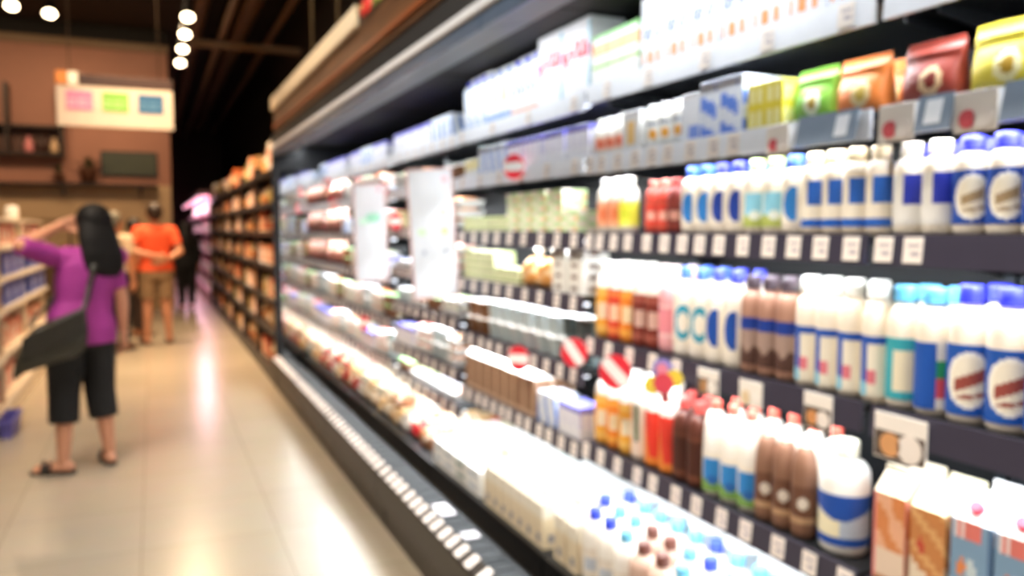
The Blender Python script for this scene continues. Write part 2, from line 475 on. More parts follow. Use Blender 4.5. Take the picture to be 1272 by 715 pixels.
box('tall_blue', 'tall white pack with bright blue print', .085, .09, .15, lambda a, v: '#5f86e2' if math.sin(v * 12 + a * 3) > 0 and a < .8 else '#e4eaf6', '#d5def2', name='yogurt_multipack')
box('green_flat', 'pale green cheese box', .12, .11, .034, lambda a, v: '#cdd9a0' if v > .5 else '#9aa662' if v > .25 else '#e8e6c4', '#e3e6b8', name='cheese_box', flap=False, nu=8, nv=6)
box('mint_flat', 'white and green cheese box', .12, .11, .04, lambda a, v: '#cfe6ae' if (v > .55) == (a > .4) else '#f3ecd8' if a < .75 else '#efc48e', '#eef4e0', name='cheese_box', flap=False, nu=8, nv=6)
box('white_flat', 'white cheese box, brown stripe', .11, .11, .042, lambda a, v: '#6e4a38' if .35 < v < .7 and .2 < a < .6 else '#f1efe8', '#f3f1ec', name='cheese_box', flap=False, nu=8, nv=6)
box('butter_slab', 'white butter pack lying flat', .15, .17, .055, lambda a, v: '#c8d2da' if .3 < v < .7 and .15 < a < .7 else '#f3f2ee', '#f4f3ef', name='butter_pack', flap=False, nu=8, nv=6)
box('butter_yellow', 'pale yellow butter pack lying flat', .15, .17, .055, lambda a, v: '#e8bf7a' if v < .5 else '#f0e2b6', '#f1e6c6', name='butter_pack', flap=False, nu=8, nv=6)
box('butter_pattern', 'butter pack with grey green print', .15, .17, .055, lambda a, v: '#7f9a8e' if .3 < v < .7 and .15 < a < .7 else '#eceae2', '#e6ebe6', name='butter_pack', flap=False, nu=8, nv=6)
box('blue_detergent', 'navy blue boxed pack', .3, .22, .2, lambda a, v: '#8f9cd2' if (a - .5) ** 2 + ((v - .5) * .9) ** 2 < .02 else '#2c3a86', '#34439a', name='tissue_pack')

def pouch(key, desc, w, h, t, col, ring=None, ink=None, name='snack_pouch'):
    """stand-up pouch: pinched at the top seal, round print on the front"""
    b = MB()
    nu, nv = 56, 32
    rings = []
    for j in range(nv + 1):
        v = j / nv
        fat = t * (.55 + .9 * math.sin(min(1, v * 1.25 + .12) * PI) * .5) * (1 if v < .84 else max(.06, 1 - (v - .84) / .13))
        ww = w / 2 * (1 - .06 * math.sin(v * PI))
        rings.append([(-fat / 2 * abs(math.sin(2 * PI * i / nu)) ** .6 * (1 if math.sin(2 * PI * i / nu) > 0 else -1), ww * math.cos(2 * PI * i / nu), h * v) for i in range(nu)])
    def f(j, i):
        v = (j + .5) / nv; th = 2 * PI * (i + .5) / nu
        y = math.cos(th)
        if v > .985: return '#efe9df'
        if ring and ((y + .25) / .36) ** 2 + ((v - .36) / .24) ** 2 < 1: return ring if ((y + .25) / .2) ** 2 + ((v - .36) / .13) ** 2 > 1 else ink
        return col
    b.loft(rings, f, True)
    parts = [('bag', b.mesh('bag'))]
    c = MB()
    c.box(-.002, .002, -w * .47, w * .47, h * .985, h * 1.06, col)
    parts.append(('seal_strip', c.mesh('seal_strip')))
    proto(key, name, desc, 'pouch', parts, t)
pouch('yellow_pouch', 'yellow snack pouch with round print', .14, .125, .08, '#dcc83e', '#efe6b0', '#b58e2a')
pouch('green_pouch', 'green snack pouch with white crest', .125, .12, .08, '#79b23e', '#dfe8c8', '#a8893a')
pouch('orange_pouch', 'orange snack pouch with round print', .135, .12, .08, '#e2803a', '#e8d29a', '#c9a94a')
pouch('maroon_pouch', 'dark maroon snack pouch with ring print', .135, .12, .08, '#8a3326', '#d9b78c', '#7a2a20')
box('lemon_box', 'yellow tea box with pale squares', .125, .08, .115, lambda a, v: '#f0e9a8' if .2 < (a * 4) % 1 < .75 and .2 < (v * 2) % 1 < .8 else '#e3cf3c', '#e9dc60', name='snack_box')

def cup(key, desc, r, h, c, lid, band, name='yogurt_tub'):
    b = MB().lathe([(r * .8, 0), (r * .84, .004), (r * .98, h * .9), (r, h * .92)], 20, lambda i, j: band if i == 1 and 2 < j < 14 else c)
    l = MB().lathe([(r * 1.06, h * .9), (r * 1.08, h * .93), (r * 1.08, h * .985), (r * 1.0, h), (r * .94, h * .992)], 20, lid)
    proto(key, name, desc, 'tub', [('tub', b.mesh('tub')), ('lid', l.mesh('lid'))], 2 * r)
cup('white_tub', 'white yogurt tub', .055, .085, '#eef1f2', '#f8f9f9', '#c3d0d2')
cup('grey_tub', 'dark jelly tub, white lid', .05, .09, '#7f8f90', '#f1f4f4', '#3a4748', name='jelly_tub')
cup('wide_tub', 'wide white flat-lidded tub', .075, .1, '#f6f7f7', '#fbfcfc', '#d7e3ea')
cup('salad_tub', 'salad tub with green lid', .06, .075, '#d8c8a4', '#9cc98a', '#8a5a3a', name='salad_tub')
cup('snack_tub', 'tub of nuts, white lid', .06, .08, '#a8794c', '#f1ede6', '#7a4f30', name='snack_tub')

def lumpy(key, desc, sx, sy, sz, col, col2, name='bread_bag', cat='bag', seed=1, tie=True, amp=.18, tiec='#e9e2d4'):
    b = MB()
    nu, nv = 22, 14
    rings = []
    for j in range(nv + 1):
        ph = -PI / 2 + PI * (.02 + .96 * j / nv)
        ring = []
        for i in range(nu):
            th = 2 * PI * i / nu
            p = Vector((math.cos(ph) * math.cos(th), math.cos(ph) * math.sin(th), math.sin(ph)))
            k = 1 + amp * noise.noise(p * 2.2 + Vector((seed * 7.1, 0, 0))) + amp * .4 * noise.noise(p * 6 + Vector((0, seed * 3.3, 0)))
            q = [abs(c) ** .75 * (1 if c > 0 else -1) * k for c in p]
            ring.append((q[0] * sx / 2, q[1] * sy / 2, max(0, q[2] * sz / 2 + sz * .45)))
        rings.append(ring)
    def f(j, i):
        p = Vector((j * .35 + seed, i * .4, seed * 2.0))
        return col2 if noise.noise(p) > .18 else col
    b.loft(rings, f, True)
    parts = [('bag', b.mesh('bag'))]
    if tie:
        c = MB()
        c.lathe([(.012, 0), (.008, .012), (.02, .03), (.026, .045), (.01, .046)], 10, tiec, (0, 0, sz * .9))
        parts.append(('tied_neck', c.mesh('tied_neck')))
    proto(key, name, desc, cat, parts, sx)
lumpy('bun_bag', 'bag of cream coloured buns', .17, .16, .13, '#ecd9bd', '#d9b488', seed=1)
lumpy('roll_bag', 'bag of golden bread rolls', .18, .16, .12, '#e2bb84', '#f0dfc4', seed=2)
lumpy('tofu_bag', 'pale bag of white dumplings', .17, .15, .12, '#f0e8dc', '#e0d2c0', seed=3, name='dumpling_bag')
lumpy('red_bag', 'bag with a bright red label', .15, .14, .12, '#d9363c', '#eed6bc', seed=4, name='snack_bag')
lumpy('nut_bag', 'bag of reddish brown sausages', .17, .15, .11, '#b9805a', '#e6d2bc', seed=5, name='sausage_bag')
lumpy('green_bag', 'pale bag with green leaf print', .15, .14, .11, '#e9e2d2', '#93a86a', seed=6, name='vegetable_bag')
lumpy('bread_bag', 'bag of toasted orange brown croissants', .13, .15, .13, '#dc9a52', '#eccfa0', seed=8, name='croissant_bag')

def meatpack(key, desc, col, col2, w=.13, d=.15, h=.035, name='meat_tray'):
    t = MB()
    ring = lambda k, z: [(-d / 2 + k, -w / 2 + k, z), (d / 2 - k, -w / 2 + k, z), (d / 2 - k, w / 2 - k, z), (-d / 2 + k, w / 2 - k, z)]
    t.loft([ring(.012, 0), ring(0, h), ring(.004, h)], '#f0eeea', False)
    parts = [('tray', t.mesh('tray'))]
    c = MB()
    nu = 8
    rings = []
    for i in range(nu + 1):
        u = i / nu
        y = -w / 2 + .012 + (w - .024) * u
        rings.append([(x, y, z) for x, z in ((-d / 2 + .012, h - .004), (-d / 4, h + .012 * math.sin(u * 9 + 1) ** 2 + .004), (d / 5, h + .01 * math.sin(u * 8) ** 2 + .006), (d / 2 - .012, h - .004))])
    c.loft(rings, lambda i, j: col2 if (i + j) % 3 == 0 else col, True)
    parts.append(('contents', c.mesh('contents')))
    proto(key, name, desc, 'tray', parts, d)
meatpack('ham_tray', 'tray pack of pink ham slices', '#d8736a', '#efc2b4')
meatpack('sausage_tray', 'tray pack of orange sausages', '#c96f42', '#e8b184')
meatpack('salad_tray', 'tray pack with green garnish', '#b9c99a', '#e8dcc4')
meatpack('white_tray', 'white tray pack with blue band', '#eeeef2', '#7f8cc6')

def hangpack(key, desc, c1, c2):
    b = MB()
    nv = 10
    rings = []
    for j in range(nv + 1):
        v = j / nv
        t = .03 * math.sin(PI * min(1, v * 1.05 + .02)) ** .6 + .002
        rings.append([(x, y, -.17 * (1 - v)) for x, y in ((-t, -.05), (-t * 1.1, 0), (-t, .05), (t, .05), (t * 1.1, 0), (t, -.05))])
    b.loft(rings, lambda i, j: c2 if 5 < i < 8 else c1, True)
    h = MB()
    h.box(-.002, .002, -.05, .05, 0, .034, c2)
    proto(key, 'hanging_sausage_pack', desc, 'pack', [('film_pack', b.mesh('film_pack')), ('header_card', h.mesh('header_card'))], .06)
hangpack('hang_brown', 'hanging brown sausage pack', '#7d4a36', '#9c6a4c')
hangpack('hang_red', 'hanging dark red sausage pack', '#8c3b30', '#d9b6a6')

# dry goods of the wooden shelving and the low gondola: small in the picture, one mesh each
def dry(key, desc, w, d, h, c1, c2, name, cat, shape='box'):
    b = MB()
    if shape == 'box':
        b.printed(w, d, h, lambda a, v: c2 if (.25 < a < .75 and .3 < v < .75) or v < .08 else c1, c1, 8, 8)
    elif shape == 'jar':
        b.lathe([(w * .46, 0), (w * .5, .01), (w * .5, h * .72), (w * .36, h * .84), (w * .38, h * .85), (w * .38, h)], 14, lambda i, j: c2 if i >= 4 else c1)
    else:
        nu = 12
        b.loft([[(d / 2 * k * math.cos(2 * PI * i / nu), w / 2 * kk * math.sin(2 * PI * i / nu), z * h) for i in range(nu)] for k, kk, z in ((.8, .92, 0), (1, .98, .12), (1, 1, .5), (.75, 1, .8), (.1, 1, .93), (.1, 1, 1))], lambda i, j: c2 if i == 1 and 4 <= j < 8 or i == 4 else c1)
    proto(key, name, desc, cat, [('body', b.mesh(name))], d)
DRY = []
for i, (c1, c2, cn) in enumerate([('#d9743a', '#f0d8b4', 'orange'), ('#c99a62', '#8a4a2a', 'tan'), ('#b9482f', '#f0c9a0', 'brick red'), ('#e2c9a0', '#b5622f', 'cream'),
                                  ('#7a4a2c', '#d8a868', 'brown'), ('#e6a05c', '#f7ead2', 'light orange'), ('#9c8a4a', '#e4d8a0', 'olive'), ('#f2e6d6', '#e0703c', 'white'), ('#f0b48c', '#ffffff', 'peach')]):
    dry('dbox%d' % i, cn + ' packet of dry goods', .17, .14, .2, c1, c2, 'food_packet', 'packet')
    dry('djar%d' % i, cn + ' lidded jar', .11, .11, .17, c1, c2, 'food_jar', 'jar', 'jar')
    dry('dbag%d' % i, cn + ' pillow bag of snacks', .19, .12, .21, c1, c2, 'snack_bag', 'bag', 'bag')
    DRY.append((cn, i))
for i, (c1, c2, cn) in enumerate([('#e88a7a', '#f6e4dc', 'coral'), ('#f0ead8', '#d8785a', 'cream'), ('#d8574a', '#f4d8c4', 'red'), ('#f0b8a4', '#ffffff', 'pink')]):
    dry('gbox%d' % i, cn + ' boxed pack', .2, .16, .17, c1, c2, 'boxed_pack', 'box')
dry('bluepack', 'navy blue multipack with pale emblem', .36, .26, .19, '#3550b4', '#93a2dc', 'tissue_pack', 'pack')

# ------------------------------------------------------------------ room
def plate(name, x0, x1, y0, y1, z0, z1, m):
    return struct(MB().box(x0, x1, y0, y1, z0, z1, m).build(name))

fl = plate('floor', -9, 2.3, -3, 28, -.1, 0, floor_material())
plate('ceiling', -9, 2.3, -3, 28, 5.0, 5.1, mat('#241a13', rough=.8))
plate('wall_right', 2.1, 2.3, -3, 28, 0, 5.0, mat('#1c1511', rough=.7))
plate('wall_left', -9.1, -9, -3, 28, 0, 5.0, mat('#4a2f22', rough=.7))
plate('wall_end', -9, 2.3, 27.9, 28.1, 0, 5.0, mat('#2a1d15', rough=.7))
plate('wall_back', -9, 2.3, -3.1, -3, 0, 5.0, mat('#6b5a4a', rough=.7))
TERRA = mat('#a3705b', rough=.6, var=.1, scale=3)
plate('wall_far', -9, .33, 16.0, 16.2, 0, 4.75, TERRA)
plate('trim_3', -9, .32, 15.96, 16.0, 0, 2.25, mat('#c4a47e', rough=.6, var=.1, scale=3))
plate('trim_1', -9, .36, 15.9, 16.25, 4.75, 5.0, mat('#120e0b', rough=.8))
plate('trim_2', -9, .35, 15.93, 16.0, 4.62, 4.75, mat('#7a5c38', rough=.5))

# ceiling services: ducts and pipes running along the aisle
duct_m = mat('#6e543c', rough=.45)
for i, (x, r, z) in enumerate(((.75, .10, 4.72), (1.1, .06, 4.55), (1.38, .13, 4.66), (1.75, .05, 4.4), (.98, .045, 4.2))):
    b = MB().tube([(x, -2, z), (x, 8, z), (x, 18, z), (x, 27, z)], r, duct_m, 12)
    o = b.build('ceiling_duct')
    tag(o, ['fat dark duct beside the black soffit', 'thin dark pipe next to the fat duct', 'widest dark duct above the cooler', 'thin pipe high along the wall', 'lowest thin conduit under the ducts'][i] + ', under the ceiling', 'duct', 'ceiling ducts')
b = MB().box(.55, 2.09, 12.3, 12.42, 4.05, 4.13, mat('#8a7050', rough=.5))
tag(b.build('ceiling_crossbar'), 'brown crossbar spanning the dark ceiling beyond the lamp track', 'bar')

# wooden display ledge above the cooler
t = empty('overhead_ledge', (0, 0, 2.3))
MB().box(1.0, 2.08, .3, 7.35, 0, .2, WOOD, .006).build('wooden_box', t)
MB().box(.975, 1.0, 4.15, 7.35, .19, .3, mat('#e9d6b6', rough=.5), .004).build('cream_lip', t)
MB().box(.985, 1.02, .3, 7.35, .035, .06, mat('#8a4a26', rough=.35), .003).build('reddish_strip', t)  # reddish brown strip along the box front
MB().box(1.0, 2.08, .3, 7.35, .2, .22, DWOOD).build('top_board', t)
tag(t, 'brown wooden ledge with cream lip above the open cooler', 'ledge')
for i, y in enumerate((6.1, 5.2)):
    o = MB().tube([(1.12, y, 2.52), (1.12, y, 4.98)], .012, mat('#6f5a3c', rough=.4), 8).build('hanger_rod')
    tag(o, ['slim rod holding the wooden ledge near the shelving end', 'slim rod holding the wooden ledge nearer the green bags'][i], 'rod', 'ledge hanger rods')
lumpy('ledge_green', 'green vegetable bag on the wooden ledge', .26, .28, .24, '#8f9a3e', '#c3b85a', seed=11, name='vegetable_bag')
lumpy('ledge_red', 'red fruit bag on the wooden ledge', .22, .24, .2, '#c9382e', '#e0b070', seed=12, name='fruit_bag')
for k, (key, y, tx) in enumerate((('ledge_red', 4.25, 'green rods'), ('ledge_green', 3.95, 'a'), ('ledge_green', 3.62, 'b'), ('ledge_green', 3.3, 'c'))):
    p = PROTO[key]
    r = empty(p['name'], (1.15, y, 2.522))
    for nm, me in p['parts']: link(nm, me, r)
    tag(r, ['red fruit bag on the wooden ledge above the cooler', 'green bag beside the red bag on the wooden ledge', 'second green bag along the wooden ledge from the red bag', 'third green bag along the wooden ledge from the red bag'][k], 'bag', 'bags on the wooden ledge')

# ------------------------------------------------------------------ the cooler: six bays
BAYS = [(-.04, 1.22), (1.23, 2.45), (2.46, 3.71), (3.72, 4.96), (4.97, 6.21), (6.22, 7.42)]
BAYN = ['near-end bay', 'second bay', 'third bay', 'fourth bay', 'fifth bay', 'sixth bay']
LEV = [[.70, 1.075, 1.437, 1.70, 1.94], [.70, 1.075, 1.437, 1.70, 1.94], [.68, .95, 1.212, 1.44, 1.705, 1.925],
       [.56, .74, 1.0, 1.22, 1.46, 1.70, 1.92], [.6, .87, 1.15, 1.42, 1.68, 1.91], [.6, .87, 1.15, 1.42, 1.68, 1.91]]
XF = 1.385
def shelf_name(bay, lev):
    n = len(LEV[bay])
    return 'deck' if lev < 0 else ('top shelf' if lev == n - 1 else ordn(n - lev) + ' shelf')

BACKM = mat('#15181b', rough=.5)
GRILLE = mat('#24282b', rough=.6, spec=.25)
BUMPER = mat('#28211b', rough=.5)
for bi, (y0, y1) in enumerate(BAYS):
    t = empty('open_cooler_bay', (0, y0, 0))
    L = y1 - y0
    MB().box(1.9, 2.06, 0, L, .1, 2.28, BACKM).build('back_panel', t)
    MB().box(.99, 1.95, .002, L - .002, 0, .13, BLACK).build('plinth', t)
    b = MB()
    prof = [(.95, .15), (.95, .275), (.955, .285), (1.0, .312), (1.004, .30), (.985, .15)]
    b.loft([[(x, 0, z) for x, z in prof], [(x, L, z) for x, z in prof]], BUMPER, False)
    b.build('front_bumper', t)
    b = MB().box(1.0, 1.105, 0, L, .285, .305, GRILLE, .003)
    for k in range(14):
        yy = L * (k + .5) / 14
        b.box(1.02, 1.09, yy - .02, yy + .02, .305, .3085, mat('#1d2123', rough=.6, spec=.25))
    b.build('air_grille', t)
    b = MB().box(1.1, 1.23, 0, L, .12, .2, BLACK).box(1.225, 1.92, 0, L, .27, .3, CHAR, .003).box(1.22, 1.23, 0, L, .2, .3, BLACK)
    b.build('deck', t)
    MB().box(1.0, 1.93, 0, L, .13, .18, BLACK).build('base_pan', t)
    # canopy
    cp = MB().box(1.0, 2.06, 0, L, 2.2, 2.285, mat('#0d0e10', rough=.7), .004).build('canopy', t)
    MB().box(.978, 1.01, 0, L, 2.155, 2.19, mat('#e3e8ef', rough=.35, metal=.2), .004).build('canopy_trim', cp)
    MB().box(.99, 1.005, 0, L, 2.10, 2.156, mat('#5d6f88', rough=.35, metal=.4), .002).build('canopy_fascia', cp)
    MB().loft([[(1.005, 0, 2.105), (1.175, 0, 2.14), (1.175, 0, 2.16), (1.005, 0, 2.125)], [(1.005, L, 2.105), (1.175, L, 2.14), (1.175, L, 2.16), (1.005, L, 2.125)]], mat('#5c6066', rough=.5), False).build('canopy_soffit', cp)
    MB().tube([(1.225, .04, 2.186), (1.225, L - .04, 2.186)], .011, LED, 10).build('light_tube', cp)
    for yy in (.0, L - .03):
        MB().box(1.86, 1.9, yy, yy + .03, .3, 2.2, mat('#3c4248', rough=.4, metal=.5)).build('upright', t)
    n = len(LEV[bi])
    for li, z in enumerate(LEV[bi]):
        sh = MB().box(XF + .004, 1.87, .006, L - .006, z - .022, z, CHAR, .002).build('shelf', t)
        top2 = li >= n - 2
        rl = MB()
        pf = [(XF - .008, z - .062), (XF - .002, z + .004), (XF + .003, z + .004), (XF + .006, z - .06)]
        rl.loft([[(x, .008, zz) for x, zz in pf], [(x, L - .008, zz) for x, zz in pf]], RAILW if top2 else RAIL, False)
        rl.build('price_rail', sh)
        MB().tube([(XF + .045, .05, z - .033), (XF + .045, L - .05, z - .033)], .007, LED, 8).build('light_tube', sh)
        for yy in (.03, L - .04):
            MB().loft([[(XF + .12, yy, z - .04), (1.86, yy, z - .1), (1.86, yy, z - .022), (XF + .12, yy, z - .022)], [(XF + .12, yy + .006, z - .04), (1.86, yy + .006, z - .1), (1.86, yy + .006, z - .022), (XF + .12, yy + .006, z - .022)]], CHAR, False).build('bracket', sh)
    if bi == 5:
        ep = MB().box(.985, 2.06, L + .004, L + .044, 0, 2.285, BLACK, .004).build('end_panel', t)
        MB().box(1.05, 1.89, L + .0, L + .003, .32, 1.98, mat('#eef1f2', rough=.04, metal=1, var=0)).build('mirror', ep)
    tag(t, 'black open-fronted dairy cooler, ' + ['at the near end, holding stout blue-capped bottles', 'second bay from the near end, with the snack pouches', 'third bay from the near end, under the box with red lettering',
        'fourth bay from the near end, behind the longer hanging sign', 'fifth bay from the near end, behind the green-marked hanging sign', 'sixth bay, beside its dark end panel'][bi], 'cooler', 'open cooler bays')

# lamps of the cooler: the strips under canopy and shelves
def area(name, loc, rot, sx, sy, power, col):
    l = bpy.data.lights.new(name, 'AREA')
    l.shape = 'RECTANGLE'; l.size = sx; l.size_y = sy; l.energy = power; l.color = col
    o = bpy.data.objects.new(name, l); COL.objects.link(o)
    o.location = loc; o.rotation_euler = rot
    return o
COOL = (.90, .955, 1.0)
P_CAN, P_SH = 3.9, 5.6
for bi, (y0, y1) in enumerate(BAYS):
    L = y1 - y0
    area('canopy_strip_light', (1.24, (y0 + y1) / 2, 2.172), (0, math.radians(-14), 0), .03, L - .1, P_CAN, COOL)
    for z in LEV[bi]:
        area('shelf_strip_light', (XF + .03, (y0 + y1) / 2, z - .045), (0, math.radians(-20), 0), .015, L - .1, P_SH, COOL)

# ------------------------------------------------------------------ stock the cooler
def line(bay, lev, seq, row=0, x=None, group=None, jit=.004):
    """seq: [(key, y)] on shelf lev of bay; row 0 stands at the rail, row 1 behind it"""
    z = (LEV[bay][lev] if lev >= 0 else .30) + .0005
    for k, y in seq:
        d = PROTO[k]['depth']
        xx = (XF + .016 + d / 2 if x is None else x) + row * (d + .006) + random.uniform(0, jit)
        where = shelf_name(bay, lev) + ', ' + BAYN[bay]
        place(k, (xx, y, z), where, (row, -y), PROTO[k]['name'].replace('_', ' ') + 's in the cooler', extra='rear' if row else '')

def seqn(key, y, n, pitch):
    return [(key, y - i * pitch) for i in range(n)]

# -- fourth shelf line (milk and juice, Z 1.075)
s4a = [('yellow_juice', 2.395), ('red_juice', 2.318), ('orange_juice', 2.241), ('berry_juice', 2.163), ('berry_juice', 2.09), ('pink_bottle', 2.015), ('teal_bottle', 1.938), ('teal_bottle', 1.862), ('blue_bottle', 1.786), ('blue_bottle', 1.711),
       ('choc_bottle', 1.641), ('choc_bottle', 1.577), ('choc_bottle', 1.513)] + seqn('fruit_bottle', 1.446, 3, .066) + [('fruit_bottle', 1.27 - .022)]
s4a[-1] = ('fruit_bottle', 1.248 + .0)
line(1, 1, s4a)
line(0, 1, [('aqua_bottle', 1.183), ('flag_bottle', 1.112)] + seqn('big_blue_bottle', 1.037, 5, .079))
line(1, 1, [('orange_juice', 2.395), ('yellow_juice', 2.318), ('orange_juice', 2.241), ('berry_juice', 2.163), ('berry_juice', 2.09), ('pink_bottle', 2.015), ('teal_bottle', 1.938), ('teal_bottle', 1.862), ('blue_bottle', 1.786), ('blue_bottle', 1.711),
            ('choc_bottle', 1.641), ('choc_bottle', 1.577)] + seqn('fruit_bottle', 1.51, 4, .068), row=1)
line(0, 1, [('aqua_bottle', 1.183), ('flag_bottle', 1.112)] + seqn('big_blue_bottle', 1.037, 4, .079), row=1)
# -- third shelf (Z 1.437)
s3 = [('coral_bottle', 2.395), ('coral_bottle', 2.325), ('lime_bottle', 2.255), ('small_red', 2.10), ('small_red', 2.04), ('small_brown', 1.98)]
s3 += [('tall_yogurt', 1.91), ('tall_yogurt', 1.842), ('tall_yogurt_dark', 1.774), ('tall_yogurt_dark', 1.706), ('green_yogurt', 1.638), ('green_yogurt', 1.57), ('tall_yogurt', 1.502)]
s3 += seqn('blue_yogurt', 1.437, 4, .062)
line(1, 2, s3)
line(0, 2, [('half_litre', 1.178), ('half_litre', 1.11)] + seqn('half_litre_blue', 1.042, 5, .067))
line(1, 2, seqn('small_red', 2.09, 2, .06) + seqn('tall_yogurt', 1.91, 5, .068) + seqn('green_yogurt', 1.57, 2, .068) + seqn('blue_yogurt', 1.43, 3, .062), row=1)
line(0, 2, seqn('half_litre_blue', 1.178, 6, .067), row=1)
# -- fifth shelf (Z .70)
s5 = [('yellow_juice', 2.395), ('orange_juice', 2.318), ('yellow_juice', 2.241), ('leaf_bottle', 2.164), ('flame_bottle', 2.085), ('flame_bottle', 2.008), ('brown_juice', 1.934), ('brown_juice', 1.863),
      ('redtop_bottle', 1.79), ('redtop_bottle', 1.717), ('redtop_bottle', 1.644), ('malt_bottle', 1.575), ('malt_bottle', 1.51), ('malt_bottle', 1.445), ('jug', 1.345)]
line(1, 0, s5)
line(0, 0, [('pink_carton', 1.175), ('brown_carton', 1.083), ('blue_carton', .99), ('blue_carton', .9), ('blue_carton', .81)])
line(1, 0, [('orange_juice', 2.395), ('yellow_juice', 2.318), ('orange_juice', 2.241), ('leaf_bottle', 2.164), ('flame_bottle', 2.085), ('brown_juice', 2.0), ('brown_juice', 1.92), ('redtop_bottle', 1.79), ('redtop_bottle', 1.717), ('redtop_bottle', 1.644),
            ('redtop_bottle', 1.571), ('redtop_bottle', 1.498), ('redtop_bottle', 1.425), ], row=1)
line(0, 0, [('pink_carton', 1.175), ('brown_carton', 1.083), ('blue_carton', .99), ('blue_carton', .9)], row=1)
# -- second shelf (Z 1.70)
s2 = [('cream_pot', 2.41), ('cream_pot', 2.35), ('cream_pot', 2.29), ('orange_white_pack', 2.195), ('honey_pot', 2.10), ('honey_pot', 2.035), ('honey_pot', 1.97), ('white_sq', 1.885), ('tall_blue', 1.795), ('tall_blue', 1.705),
      ('lemon_box', 1.585), ('green_pouch', 1.445), ('orange_pouch', 1.305)]
line(1, 3, s2)
line(0, 3, [('maroon_pouch', 1.135), ('yellow_pouch', .98), ('yellow_pouch', .83)])
line(1, 3, seqn('tall_blue', 1.885, 3, .09) + [('lemon_box', 1.585), ('green_pouch', 1.445), ('orange_pouch', 1.305)], row=1)
# -- top shelf
line(1, 4, [('stripe_box', 2.395), ('stripe_box', 2.3), ('stripe_box', 2.205)] + seqn('blue_text_box', 2.08, 7, .126))
line(0, 4, seqn('blue_text_box', 1.14, 3, .126))
line(2, 5, seqn('white_carton', 3.65, 3, .092) + seqn('lemon_carton', 3.37, 3, .092) + seqn('letter_carton', 3.09, 3, .092) + [('red_text_box', 2.765), ('red_text_box', 2.562)])
# -- third bay
line(2, 4, [('yellow_small', 3.65), ('yellow_small', 3.56)] + seqn('blue_pack', 3.43, 2, .16) + seqn('white_pack', 3.10, 3, .18) + [('white_pack', 2.55)])
def pile(bay, lev, key, y, n, dz, row=0, x=None):
    z = LEV[bay][lev] if lev >= 0 else .30
    d = PROTO[key]['depth']
    xx = (XF + .016 + d / 2 if x is None else x) + row * (d + .006)
    for k in range(n):
        layer = ['lower', 'upper'][k] if n == 2 else ['lowest', 'second-up', 'third-up', 'fourth-up', 'fifth-up'][k]
        place(key, (xx + random.uniform(0, .004), y + random.uniform(-.003, .003), z + .0005 + k * (dz + .0008)), (layer + ', ' + shelf_name(bay, lev) + ', ' + BAYN[bay]), (row, -y), PROTO[key]['name'].replace('_', ' ') + 's in the cooler', extra='rear' if row else '')
for y in (3.64, 3.51, 3.38, 3.25): pile(2, 3, 'green_flat', y, 2, .034)
for y in (3.12, 2.99, 2.86, 2.73): pile(2, 3, 'mint_flat', y, 4, .04)
for y in (2.6, ): pile(2, 3, 'mint_flat', y, 2, .04)
for y in (3.64, 3.51, 3.38): pile(2, 2, 'green_flat', y, 4, .034)
for y in (3.25, 3.12): pile(2, 2, 'green_flat', y, 2, .034)
line(2, 2, [('bread_bag', 2.98), ('bread_bag', 2.83)])
for y in (2.69, 2.56): pile(2, 2, 'white_flat', y, 4, .042)
for y in (3.642, 3.508): pile(2, 1, 'snack_tub', y, 2, .08)
for y in (3.38, 3.257, 3.134, 3.011, 2.888, 2.765): pile(2, 1, 'white_tub', y, 2, .085)
for y in (2.645, 2.53): pile(2, 1, 'grey_tub', y, 2, .09)
line(2, 0, seqn('tan_carton', 3.64, 8, .099) + seqn('blue_pack', 2.80, 1, .16) + [('white_pack', 2.62 - .02)])
line(2, 0, seqn('tan_carton', 3.64, 8, .099), row=1)
# -- far bays, shelves of mixed small packs
rot_top = ['white_pack', 'blue_pack', 'white_carton', 'lemon_carton', 'stripe_box']
for bay in (3, 4, 5):
    y0, y1 = BAYS[bay]
    n = len(LEV[bay])
    for li in range(n):
        y = y1 - .09
        hmax = (LEV[bay][li + 1] - LEV[bay][li] - .07) if li + 1 < n else .26
        kk = 0
        while y > y0 + .09:
            if bay == 5 and li in (2, 3, 4) and y < 7.38 and y > 6.5:
                y -= .1; continue
            if li == n - 1: key = ['white_pack', 'white_pack', 'blue_pack'][(kk // 2 + bay) % 3]
            elif li <= 2: key = ['ham_tray', 'white_tub', 'sausage_tray', 'salad_tub', 'salad_tray', 'white_pack'][(kk // 2 + li * 2 + bay) % 6]
            elif hmax > .17: key = ['white_pack', 'salad_tub', 'blue_pack', 'white_tub', 'ham_tray', 'mint_flat'][(kk // 2 + li + bay) % 6]
            else: key = ['ham_tray', 'salad_tray', 'sausage_tray', 'white_tray', 'snack_tub', 'green_flat'][(kk // 2 + li * 2 + bay) % 6]
            w = {'white_pack': .176, 'blue_pack': .156, 'stripe_box': .098, 'salad_tub': .135, 'white_tub': .125, 'ham_tray': .14, 'salad_tray': .14, 'sausage_tray': .14, 'white_tray': .14, 'mint_flat': .126, 'snack_tub': .135, 'green_flat': .126}[key]
            if y - w / 2 < y0 + .01: break
            if hmax < .12 and key == 'white_pack': key = 'white_tray'
            zt = {'ham_tray': .052, 'sausage_tray': .052, 'salad_tray': .052, 'mint_flat': .04, 'green_flat': .034, 'white_tub': .085, 'salad_tub': .075, 'snack_tub': .08}.get(key)
            if zt and hmax > 2 * zt + .01: pile(bay, li, key, y - w / 2 + .07, min(3, int(hmax / zt)), zt)
            else: line(bay, li, [(key, y - w / 2 + .07)])
            y -= w + .01; kk += 1
